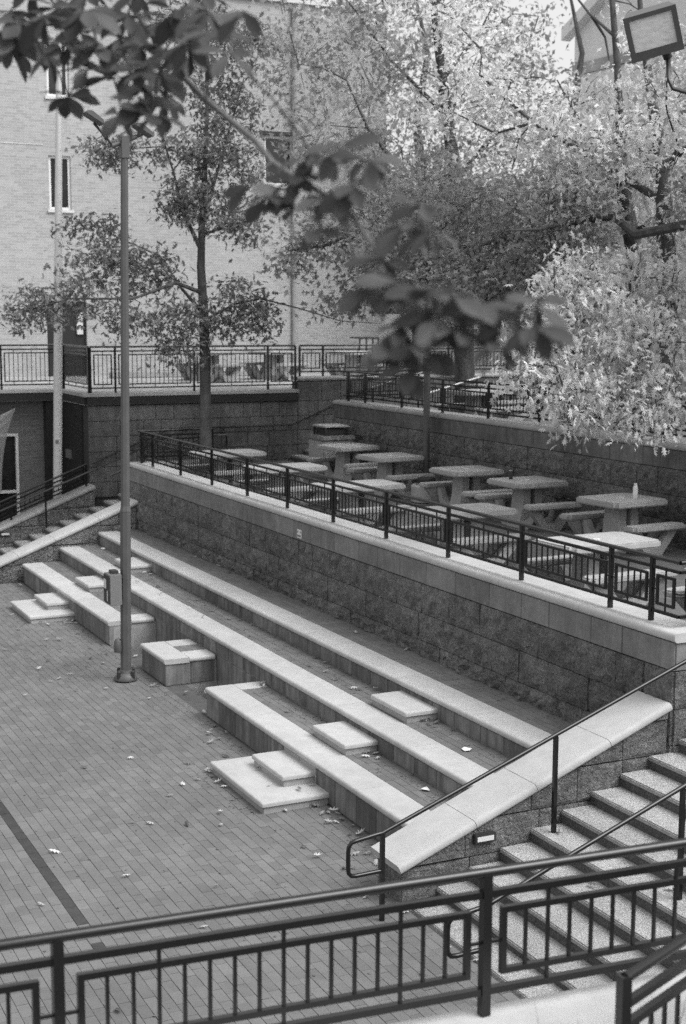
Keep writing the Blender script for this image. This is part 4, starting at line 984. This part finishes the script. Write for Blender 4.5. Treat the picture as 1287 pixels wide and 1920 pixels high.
tree('pale_oak', 'pale-leaved oak hanging bright foliage over the shaded wall at right', trD,
    [path_([(1196, 500), (1180, 425, 23.6), (1150, 402, 23.2), (1080, 415, 22.8), (1010, 430, 22.4), (955, 432, 22)], dD, .085, .015), path_([(1168, 310), (1115, 280, 24), (1075, 205, 24), (1045, 150, 24)], dD, .06, .012), path_([(1164, 240), (1215, 292, 23.5), (1225, 340, 23.2)], dD, .04, .012),
     path_([(1155, 70), (1105, 25, 24), (1062, -30, 24)], dD, .032, .015), path_([(1110, 30), (1135, 70, 24.2), (1143, 115, 24.2)], dD, .03, .015), path_([(1203, 600), (1170, 540, 21.5), (1130, 560, 19.5), (1060, 620, 18.6), (1000, 680, 18.2)], dD, .06, .01), path_([(1205, 650), (1240, 600, 21), (1210, 660, 19), (1150, 760, 18.4)], dD, .06, .01),
     path_([(1240, 600, 21), (1270, 560, 20), (1255, 700, 18.8), (1230, 780, 18.4)], dD, .04, .01), path_([(1190, 440), (1245, 400, 23), (1243, 320, 22.6), (1290, 275, 22)], dD, .08, .04), path_([(1170, 540, 21.5), (1090, 520, 19.6), (1040, 500, 19)], dD, .03, .008)],
    [(1080, 200, 80, 50, 24, 1.3, .6), (1185, 210, 75, 60, 24, 1.3, .6), (1255, 250, 55, 90, 23, 1.2, .9), (1100, 300, 80, 65, 24, 1.2, .8), (1205, 330, 80, 70, 23.6, 1.2, .8), (1060, 370, 70, 50, 23, 1.0, .8), (1255, 430, 50, 80, 22.6), (1235, 130, 50, 40, 24, 1.2, .5), (1200, 20, 60, 40, 24.2, 1.2, .2),
     (1090, 510, 80, 48, 19.4), (1190, 520, 80, 55, 20.4), (1260, 540, 50, 65, 20), (1040, 560, 50, 60, 18.9), (1130, 600, 95, 62, 19), (1230, 640, 75, 75, 19), (1040, 650, 65, 50, 18.5), (985, 705, 45, 36, 18.2), (1060, 735, 85, 46, 18.3), (1135, 690, 90, 60, 18.7), (1150, 780, 85, 38, 18.3), (1240, 740, 60, 60, 18.6), (1065, 790, 45, 28, 18.3), (1235, 800, 45, 26, 18.4), (1000, 640, 35, 26, 18.4), (970, 650, 25, 24, 18.3)],
    M_leafD, .125, 11.0, OV, OF, spray=9, droop=.7, single=300)
dE = 42.0
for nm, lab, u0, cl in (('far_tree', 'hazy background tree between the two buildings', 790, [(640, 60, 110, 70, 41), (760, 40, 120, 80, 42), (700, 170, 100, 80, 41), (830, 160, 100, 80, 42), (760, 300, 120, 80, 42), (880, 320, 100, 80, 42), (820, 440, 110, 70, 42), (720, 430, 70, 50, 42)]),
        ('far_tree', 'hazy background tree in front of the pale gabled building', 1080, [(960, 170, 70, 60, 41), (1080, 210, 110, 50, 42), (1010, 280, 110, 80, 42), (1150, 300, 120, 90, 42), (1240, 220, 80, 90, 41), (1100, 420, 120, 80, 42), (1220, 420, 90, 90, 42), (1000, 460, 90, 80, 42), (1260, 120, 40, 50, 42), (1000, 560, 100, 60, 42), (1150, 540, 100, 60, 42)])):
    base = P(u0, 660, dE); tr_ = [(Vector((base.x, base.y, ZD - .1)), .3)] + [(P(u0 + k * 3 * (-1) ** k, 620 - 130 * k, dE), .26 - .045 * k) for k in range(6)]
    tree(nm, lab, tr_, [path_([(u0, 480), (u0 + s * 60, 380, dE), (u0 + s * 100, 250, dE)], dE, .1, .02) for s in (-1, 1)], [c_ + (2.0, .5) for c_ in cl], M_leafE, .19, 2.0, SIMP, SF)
# tree whose high crown shades the rear tables
tree('shade_tree', 'dark-limbed tree reaching in from the right over the rear tables', [(Vector((14.6, 9.2, ZU - .05)), .24), (Vector((14.5, 9.1, 5)), .2), (P(1560, 330, 19), .17), (P(1540, 180, 19), .13), (P(1500, 40, 19), .07)],
    [[(P(1560, 400, 19), .1), (P(1400, 400, 20), .085), (P(1195, 440, 22), .075), (P(1150, 405, 22.6), .07), (P(1080, 416, 23.2), .06), (P(1000, 432, 24), .045), (P(900, 460, 25), .03), (P(760, 470, 26.4), .015)], [(P(1540, 200, 19), .08), (P(1420, 120, 19.5), .05), (P(1380, 0, 20), .03)], [(P(1560, 330, 19), .08), (P(1700, 280, 18.5), .04), (P(1790, 250, 18), .02)]],
    [(u_, v_, 130, 90, d_, 1.6, 2.0) for u_, v_, d_ in ((1600, 250, 19), (1690, 330, 18.5), (1560, 400, 19), (1480, 330, 20), (1390, 360, 21), (1600, 110, 19), (1700, 180, 18.5), (1790, 260, 18))]
    + [(u_, v_, 110, 80, d_, 1.4, 1.0) for u_, v_, d_ in ((1420, -80, 19.5), (1390, 20, 19.5), (1400, 150, 19), (1410, 280, 18.5), (1420, 400, 18.2), (1400, 510, 18.2), (1500, 200, 17.5), (1500, 350, 17.2), (1520, 60, 17.5))]
    + [(u_, v_, 95, 60, d_, 1.3, 2.3) for u_, v_, d_ in ((740, 470, 26.5), (830, 430, 26), (900, 500, 25.2), (985, 470, 24.4), (1000, 390, 24.2), (1080, 430, 23.2), (900, 370, 25.4), (800, 350, 26.4), (1090, 340, 23.2), (880, 560, 25), (960, 540, 24.6), (800, 530, 26))],
    M_leafC, .13, 4.5, SIMP, SF)

tree('yellowing_tree', 'pale yellowing tree with forked trunk at the right edge below the floodlight', [(P(1262, 800, 22.5), .2), (P(1256, 600, 22.5), .17), (P(1248, 430, 22.4), .14), (P(1243, 320, 22.3), .11), (P(1225, 200, 22.4), .08), (P(1205, 60, 22.6), .05), (P(1195, -60, 22.6), .03)],
    [path_([(1246, 380, 22.4), (1120, 300, 23.2), (1000, 230, 24.2), (900, 140, 25)], 22, .07, .02), path_([(1243, 320, 22.3), (1275, 280, 22), (1330, 270, 21.5)], 22, .07, .04), path_([(1000, 230, 24.2), (930, 250, 24.8), (850, 210, 25.6)], 24, .03, .012)],
    [(u_, v_, 95, 65, d_, 1.2, .55) for u_, v_, d_ in ((820, 20, 26), (900, 90, 25), (930, 190, 25), (1040, 250, 23.5), (1150, 250, 22), (1250, 200, 20.5), (1260, 320, 21), (1250, 110, 20.5), (850, 200, 26), (960, 320, 24.4))],
    M_leafG, .14, 6.5, SIMP, SF)

# ------------------------------------------------------------------ near branch with broad leaves
def broad_leaf():
    V = []; F = []; n = 6
    for i in range(n + 1):
        s = i / n; wd = .235 * math.sin(PI * min(1, s * .97 + .02) ** 1.6) ** .85; zc = -.22 * s * s
        for k in (-1, -.5, 0, .5, 1): V.append((wd * k, s, zc + abs(k) * wd * .22))
    for i in range(n):
        for k in range(4): a = i * 5 + k; F.append((a, a + 1, a + 6, a + 5))
    return mesh('broad_leaf', V, F, M_leafF, True)
BL = broad_leaf()
t = thing('leafy_branch', 'blurred branch with broad dark leaves hanging across the upper left foreground', 'branch', P(200, -250, 5.2))
main = [(190, -260, 5.6, .022), (240, 0, 5.0, .019), (330, 130, 4.6, .017), (390, 190, 4.3, .016), (480, 265, 3.9, .015), (512, 306, 3.7, .014), (575, 345, 3.5, .0125), (650, 390, 3.3, .011), (700, 460, 3.15, .010), (735, 560, 3.0, .008), (800, 590, 2.95, .007), (900, 590, 2.9, .006), (1000, 600, 2.85, .004)]
mp = [P(u, v, d) for u, v, d, r in main]; m = MB(); m.tube(mp, [q[3] * .62 for q in main], 9); m.build('main_stem', M_twig, t, smooth=True)
whorls = [(20, 20, 4.7, 5), (60, 70, 4.7, 5), (20, 95, 4.8, 4), (105, 75, 4.6, 5), (150, 60, 4.6, 5), (110, 15, 4.7, 5), (205, 20, 4.8, 4), (165, 130, 4.5, 4), (130, 180, 4.5, 3), (210, 145, 4.5, 4), (225, 70, 4.6, 4), (265, 90, 4.5, 5), (300, 40, 4.5, 5), (310, 95, 4.4, 5), (280, 160, 4.4, 5), (312, 180, 4.4, 4), (222, 215, 4.3, 3), (345, 45, 4.3, 5), (355, 110, 4.2, 4), (400, 60, 3.6, 4), (430, 100, 3.3, 3), (455, 20, 3.4, 3), (165, -20, 4.7, 5), (60, -20, 4.7, 5), (260, -15, 4.6, 5), (380, -10, 4.2, 4), (40, 45, 4.2, 6), (85, 30, 4.1, 6), (130, 85, 4.1, 6), (185, 90, 4.1, 6), (240, 30, 4.2, 6), (90, 110, 4.3, 4), (255, 130, 4.1, 5), (330, 20, 4.0, 6), (300, 130, 4.0, 6), (260, 190, 4.0, 4), (285, 215, 4.0, 4), (20, 60, 4.2, 5), (350, 80, 3.9, 5), (390, 20, 3.8, 5), (160, 20, 4.1, 6),
    (500, 370, 3.4, 5), (560, 330, 3.4, 5), (590, 290, 3.4, 5), (640, 275, 3.3, 6), (690, 300, 3.2, 6), (550, 390, 3.4, 5), (610, 370, 3.3, 6), (660, 345, 3.2, 6), (600, 430, 3.3, 3), (470, 345, 3.6, 3),
    (790, 385, 3.1, 4), (760, 420, 3.1, 5), (810, 430, 3.0, 3), (720, 490, 3.1, 4), (690, 540, 3.1, 4), (745, 530, 3.0, 5), (800, 545, 2.95, 5), (850, 555, 2.9, 5), (900, 570, 2.9, 5), (950, 590, 2.85, 5), (1000, 610, 2.8, 4), (1010, 570, 2.85, 3), (820, 600, 2.9, 5), (760, 610, 2.95, 6), (735, 650, 2.95, 5), (790, 660, 2.9, 5), (870, 620, 2.9, 5), (930, 640, 2.85, 4), (770, 690, 2.9, 3)]
rl = random.Random(21); nodes_ = list(mp)
whorls.sort(key=lambda q: min((p - P(q[0], q[1], q[2])).length for p in mp))
for (u, v, d, n) in whorls:
    c = P(u, v, d); k = min(nodes_, key=lambda p: (p - c).length); nodes_.append(c)
    mid = (k + c) / 2 + Vector((0, 0, .015)); MB().tube([k, mid, c], [.004, .0035, .0025], 5).build('twig', M_bark, t, smooth=True)
    a0 = rl.uniform(0, 6.28)
    n += 3
    for i in range(n):
        a = a0 + i * 2 * PI / n + rl.uniform(-.4, .4); e = rl.uniform(-.9, .35)
        y = Vector((math.cos(a) * math.cos(e), math.sin(a) * math.cos(e), math.sin(e))); x = y.cross(Vector((.45 + rl.uniform(-.6, .6), -.2 + rl.uniform(-.6, .6), .8))).normalized(); z = x.cross(y); s = rl.uniform(.07, .11) * (1.12 if u < 420 else .92)
        put('leaf', BL, t, Matrix(((x.x * s, y.x * s, z.x * s, c.x), (x.y * s, y.y * s, z.y * s, c.y), (x.z * s, y.z * s, z.z * s, c.z), (0, 0, 0, 1))))

# ------------------------------------------------------------------ grass at bottom right
for k, (x, y, lab) in enumerate(((22.95, -3.3, 'thin grass tuft at the bottom edge left of the corner rail end'), (22.85, -2.75, 'thin grass tuft behind the corner rail end'), (22.95, -2.35, 'thin grass tuft at the bottom right corner'))):
    m = MB(); rg2 = random.Random(40 + k)
    for i in range(16):
        a = rg2.uniform(0, 6.28); L = rg2.uniform(.25, .5); ln = rg2.uniform(.1, .5); b = Vector((x + rg2.uniform(-.08, .08), y + rg2.uniform(-.12, .12), 2.08)); dr = Vector((math.cos(a), math.sin(a), 0)); sd_ = Vector((-dr.y, dr.x, 0))
        V = []
        for j in range(6):
            s = j / 5; p = b + Vector((0, 0, L * s)) + dr * (ln * L * s * s); V += [p - sd_ * (.004 * (1 - s)), p + sd_ * (.004 * (1 - s) + .0004)]
        m.add(V, [(2 * j, 2 * j + 1, 2 * j + 3, 2 * j + 2) for j in range(5)])
    o = m.build('grass_tuft', M_grass); tag(o, lab, 'grass', 'grass tufts by the front wall')

# ------------------------------------------------------------------ fallen leaves and scraps
LV = [(11.59, -2.01, 0, 0), (11.48, -1.42, 0, 0), (11.95, -0.88, 0, 0), (12.55, -0.98, 0, 0), (12.64, -1.19, 0, 0), (12.74, -0.81, 0, 0), (11.89, -0.4, 0, 0), (12.92, -1.44, 0, 0), (13.67, -1.14, 0, 0), (13.55, -2.05, 0, 0), (13.65, -1.89, 0, 0), (13.84, -1.57, 0, 0), (14, -1.26, 0, 0), (14, -2.97, 0, 0), (14.87, -2.52, 0, 0), (15.46, -1.85, 0, 0), (15.17, -3.39, 0, 0), (14.91, -0.74, 0, 0), (15.19, -0.73, 0, 0), (13.88, -0.49, 0, 0), (16.22, -2.26, 0, 0), (17.32, -3.34, 0, 0), (13.89, -0.13, 0, 0), (14.04, -0.09, 0, 0), (14.37, -0.07, 0, 0), (14.4, -0.24, 0, 0), (4.08, -1.03, 0, 0), (5.02, -0.8, 0, 0), (5.13, -0.63, 0, 0), (4.79, -0.23, 0, 0), (5.71, -0.76, 0, 0), (5.86, -0.33, 0, 0), (6.37, -0.21, 0, 0), (6.52, -0.5, 0, 0), (6.91, -0.42, 0, 0), (6.42, -1.13, 0, 0), (6.77, -0.95, 0, 0), (6.85, -1.37, 0, 0), (6.97, -0.69, 0, 0), (7.33, -1.04, 0, 0), (7.51, -1.25, 0, 0), (7.63, -1.39, 0, 0), (8.24, -1.19, 0, 0), (8.33, -0.8, 0, 0), (8.24, -1.9, 0, 0), (9.07, -0.42, 0, 0), (8.48, -0.15, 0, 0), (9.04, 0.13, 0, 0), (8.85, 0.33, 0, 0), (9.12, 0.31, 0, 0), (5.84, -0.37, 0, 0), (6.68, 0.15, 0, 0), (2.9, -0.87, 0, 0), (0.33, -0.13, 0, 0), (0.61, -0.25, 0, 0), (5.44, -1.56, 0, 0), (3.82, -0.06, 0, 0), (4.03, -0.06, 0, 0), (3.77, -0.58, 0, 0), (3.89, -0.5, 0, 0), (3.78, -0.16, 0, 0), (6.03, 0.04, 0, 0), (9.06, 0.32, 0, 0), (10.01, 0.03, 0, 0), (10.82, -0.18, 0, 0), (10.96, -0.26, 0, 0), (11.2, -0.22, 0, 0), (11.31, -0.36, 0, 0), (10.66, -0.07, 0, 0), (11.02, -0.06, 0, 0), (11.88, -0.38, 0, 0), (12.34, -0.77, 0, 0), (12.51, -0.79, 0, 0), (12.77, -0.82, 0, 0), (12.9, -0.8, 0, 0), (13.67, -1.13, 0, 0), (13.99, -1.25, 0, 0), (13.89, -0.49, 0, 0), (13.85, -0.2, 0, 0), (13.86, -0.12, 0, 0), (14.05, -0.09, 0, 0), (14.38, -0.23, 0, 0), (14.37, -0.06, 0, 0), (14.59, -0.05, 0, 0), (14.12, -0.05, 0, 0), (14.21, -0.04, 0, 0), (16.24, -0.73, 0, 0), (16.68, -0.56, 0, 0), (17.77, -0.99, 0, 0), (17.46, -0.58, 0, 0), (17.76, -0.49, 0, 0), (15.56, -0.62, 0, 0), (15.59, -0.54, 0, 0), (15.28, -0.37, 0, 0), (11.68, 0.5, 0.383, 1), (10.34, 0.72, 0.383, 1), (10.27, 0.72, 0.383, 1), (13.45, 0.43, 0.383, 1), (13.44, 0.48, 0.383, 1), (13.45, 0.55, 0.383, 1), (13.46, 0.62, 0.383, 1), (13.36, 0.65, 0.383, 1), (14.42, 0.72, 0.383, 1), (10.64, 1.26, 0.637, 2), (11.01, 1.31, 0.637, 2), (10.58, 1.5, 0.637, 2), (10.28, 1.5, 0.637, 2), (11.43, 1.27, 0.637, 2), (11.89, 1.28, 0.637, 2), (11.97, 1.32, 0.637, 2), (12.06, 1.49, 0.637, 2), (13.45, 1.37, 0.637, 2), (13.39, 1.44, 0.637, 2), (13.46, 1.45, 0.637, 2), (13.4, 1.5, 0.637, 2), (13.32, 1.5, 0.637, 2), (13.94, 1.5, 0.637, 2), (10.81, 1.45, 0.637, 2), (5.99, 1.41, 0.637, 2), (6.4, 1.38, 0.637, 2), (6.87, 1.32, 0.637, 2), (7.53, 1.34, 0.637, 2), (7.67, 1.45, 0.637, 2), (8.68, 1.21, 0.637, 2), (8.05, 1.5, 0.637, 2), (4.63, 1.2, 0.637, 2), (4.06, 1.48, 0.637, 2), (3.29, 1.4, 0.637, 2), (3.13, 1.5, 0.637, 2), (3.56, 2.24, 0.892, 3), (3.59, 2.3, 0.892, 3), (5.22, 2.25, 0.892, 3), (4.57, 2.3, 0.892, 3), (11.33, 2.3, 0.892, 3), (12.63, 2.3, 0.892, 3), (12.58, 2.3, 0.892, 3), (10.16, 2.16, 0.892, 3), (14.64, 2.25, 0.892, 3), (13.98, 2.3, 0.892, 3), (13.93, 2.3, 0.892, 3), (4.14, 0.99, 0.645, 4), (5.31, 1.02, 0.645, 4), (6.54, 1.07, 0.645, 4), (7.26, 1.03, 0.645, 4), (12.86, -0.39, 0.135, 4), (13.42, -0.47, 0.135, 4), (13.67, -0.24, 0.135, 4), (13.59, -0.06, 0.135, 4), (13.62, -0.04, 0.135, 4)]
flm = [mesh('fallen_leaf', (OV * np.array([1, 1, s])).tolist(), OF, mt) for s, mt in ((1.2, M_fallen), (-1.4, M_fallen), (.6, M_fallen), (1.0, M_fallend))]
GL = {0: ('dry oak leaf lying on the plaza paving', 'fallen leaves on the plaza'), 1: ('dry oak leaf lying on the lowest paved seating tread', 'fallen leaves on the lowest tread'), 2: ('dry oak leaf lying on the middle paved seating tread', 'fallen leaves on the middle tread'), 3: ('dry oak leaf lying at the foot of the long terrace wall', 'fallen leaves on the top tread'), 4: ('dry oak leaf lying on a pale stone cap', 'fallen leaves on the stone caps'), 5: ('dry oak leaf lying on the wide right staircase', 'fallen leaves on the stairs')}
rp = random.Random(77)
for cx_, cy_, sx_, sy_, z_, g_, n_ in ((13.75, -.1, .25, .1, 0, 0, 10), (14.4, -.12, .45, .07, 0, 0, 14), (15.3, -.2, .3, .1, 0, 0, 6), (13.66, .62, .14, .08, .3825, 1, 9), (13.62, 1.42, .14, .07, .6375, 2, 9), (3.85, -.15, .25, .12, 0, 0, 9), (3.45, 1.42, .12, .06, .6375, 2, 4), (12.2, -.6, .1, .25, 0, 0, 5), (16.4, -.62, .3, .06, 0, 0, 5), (10.4, .68, .15, .04, .3825, 1, 4), (6.6, .5, .4, .15, 0, 0, 6), (9.3, .5, .5, .15, 0, 0, 6)):
    for k in range(n_):
        x_, y_ = cx_ + rp.uniform(-sx_, sx_), cy_ + rp.uniform(-sy_, sy_)
        LV.append((round(x_, 2), round(min(y_, {0: (.7 if 6 < x_ < 7.3 or 8.6 < x_ < 10 else -.04), 1: .72, 2: 1.5}[g_]), 2), z_, g_))
done = []
rl = random.Random(9)
for x, y, z, gk in LV:
    if any(abs(x - a) + abs(y - b) < .07 and z == c_ for a, b, c_ in done): continue
    done.append((x, y, z))
for (x, y, z, gk) in [(q[0], q[1], q[2], next(g_ for a, b, c_, g_ in LV if (a, b, c_) == q)) for q in done]:
    s = rl.uniform(.07, .125); e = Euler((rl.uniform(-.35, .35), rl.uniform(-.35, .35), rl.uniform(0, 6.28)))
    me = flm[3] if (gk in (2, 4) and rl.random() < .5) or rl.random() < .12 else flm[rl.randrange(3)]
    o = put('fallen_leaf', me, None, Matrix.Translation((x, y, z + .03)) @ e.to_matrix().to_4x4() @ Matrix.Diagonal((s, s, s, 1)) @ Matrix.Translation((0, -.5, 0)))
    lab_, grp_ = GL[gk]
    if gk == 0:
        if y > 0: lab_ = 'dry oak leaf on paving in the gap beside the square seat block'
        elif x > 12 and y > -1.0 and x < 14: lab_ = 'dry oak leaf beside the broad low slab at right'
        elif x >= 14 and y > -.45: lab_ = 'dry oak leaf heaped against the foot of the lowest seat wall at right'
        elif x >= 15.2 and y > -1.2: lab_ = 'dry oak leaf on paving by the foot of the right stairs'
        elif x >= 11 and y < -1.3: lab_ = 'dry oak leaf alone on open paving in the left foreground'
        elif x >= 11: lab_ = 'dry oak leaf on paving left of the broad low slab at right'
        elif x >= 8.6: lab_ = 'dry oak leaf on paving between the seat block and the L-shaped cap'
        elif x >= 6: lab_ = 'dry oak leaf on paving around the lamp post base'
        elif x >= 3.6: lab_ = 'dry oak leaf on paving right of the far left slab'
        else: lab_ = 'dry oak leaf on paving at the far left seat wall'
        grp_ = lab_.replace('dry oak leaf', 'dry leaves')
    elif gk == 2:
        if x > 13: lab_, grp_ = 'dry oak leaf on middle tread piled beside the right small step', 'leaves by the right step of the middle tread'
        elif x > 9: lab_, grp_ = 'dry oak leaf on middle tread left of the right small step', 'leaves left of the right step of the middle tread'
        else: lab_, grp_ = 'dry oak leaf on middle tread behind and right of the lamp post', 'leaves on the middle tread right of the lamp post'
    elif gk == 4: lab_, grp_ = ('dry leaf on the pale cap of the middle tier', 'leaves on the middle tier cap') if z > .3 else ('dry leaf on the broad low slab at right', 'leaves on the right slab')
    elif gk == 3 and x < 8: lab_, grp_ = 'dry oak leaf under the wall plate end of the terrace wall, far half', 'leaves at the far half of the terrace wall'
    elif gk == 1 and x < 12: lab_, grp_ = 'dry oak leaf near the L-shaped cap of the lowest tread', 'leaves near the L-shaped cap'
    elif gk == 1: lab_, grp_ = 'dry oak leaf on lowest tread beside the right small step', 'leaves by the right step of the lowest tread'
    tag(o, lab_, 'leaf', grp_)
for x, y, k in ((16.9, -.2, 1), (18.2, .95, 4), (19.3, 1.4, 6), (17.6, .6, 3), (19.9, .35, 2), (16.72, 1.0, 4)):
    z = .035 if k == 0 else k * R_; y = .8 + (k - 4) * TR + .2
    o = put('fallen_leaf', flm[0], None, Matrix.Translation((x, y, z + .025)) @ Euler((.3, .2, x)).to_matrix().to_4x4() @ Matrix.Diagonal((.12, .12, .12, 1))); tag(o, GL[5][0], 'leaf', GL[5][1])
for x, y, z, lab in ((.5, 1.45, Z2, 'crumpled scrap of white paper on the middle tread at far left'), (14.89, .62, Z1, 'flat white paper scrap on the lowest tread near the right stair wall'), (14.62, 1.26, Z2, 'flat white paper scrap on the middle tread near the right stair wall'), (19.3, 2.4 - .1, 8 * R_, 'flat white paper scrap on the wide staircase')):
    if lab.endswith('staircase'): y = .8 + 4 * TR + .15
    V = [(x + .06 * math.cos(a) * rl.uniform(.7, 1.1), y + .05 * math.sin(a) * rl.uniform(.7, 1.1), z + .006 + rl.uniform(0, .02)) for a in np.linspace(0, 5.2, 6)]
    o = MB().add(V + [(p[0], p[1], p[2] + .002) for p in V], [tuple(range(6)), tuple(range(11, 5, -1))] + [(i, (i + 1) % 6, (i + 1) % 6 + 6, i + 6) for i in range(6)]).build('paper_scrap', M_white); tag(o, lab, 'litter')

# crumbs of leaf and grit too small to count
V = []; F = []; rp = random.Random(5)
def crumb(x, y, z):
    a = rp.uniform(0, 6.28); r = rp.uniform(.006, .022); n0 = len(V)
    for k in range(4): V.append((x + r * rp.uniform(.5, 1) * math.cos(a + k * 1.57), y + r * rp.uniform(.5, 1) * math.sin(a + k * 1.57), z + .003 + rp.uniform(0, .008)))
    F.append((n0, n0 + 1, n0 + 2, n0 + 3))
for k in range(500): crumb(rp.uniform(0, 18), rp.uniform(-5, -.05), 0)
for k in range(400): x_ = rp.uniform(0, 16); crumb(x_, -.03 - abs(rp.gauss(0, .12)) - (.76 if 2.2 < x_ < 3.8 or 12.3 < x_ < 13.9 else 0), 0)
for y0, y1, z in ((.4, .74, Z1), (1.16, 1.52, Z2), (1.95, 2.33, Z3)):
    for k in range(220):
        x_ = rp.uniform(10.6, 15.9) if z == Z1 else rp.uniform(.3, 15.9); crumb(x_, y1 - (y1 - y0) * abs(rp.gauss(0, .5)) % (y1 - y0), z)
o = MB().add(V, F).build('leaf_crumbs', M_fallend); tag(o, 'fine dry leaf crumbs scattered over the paving and treads', 'litter', kind='stuff')
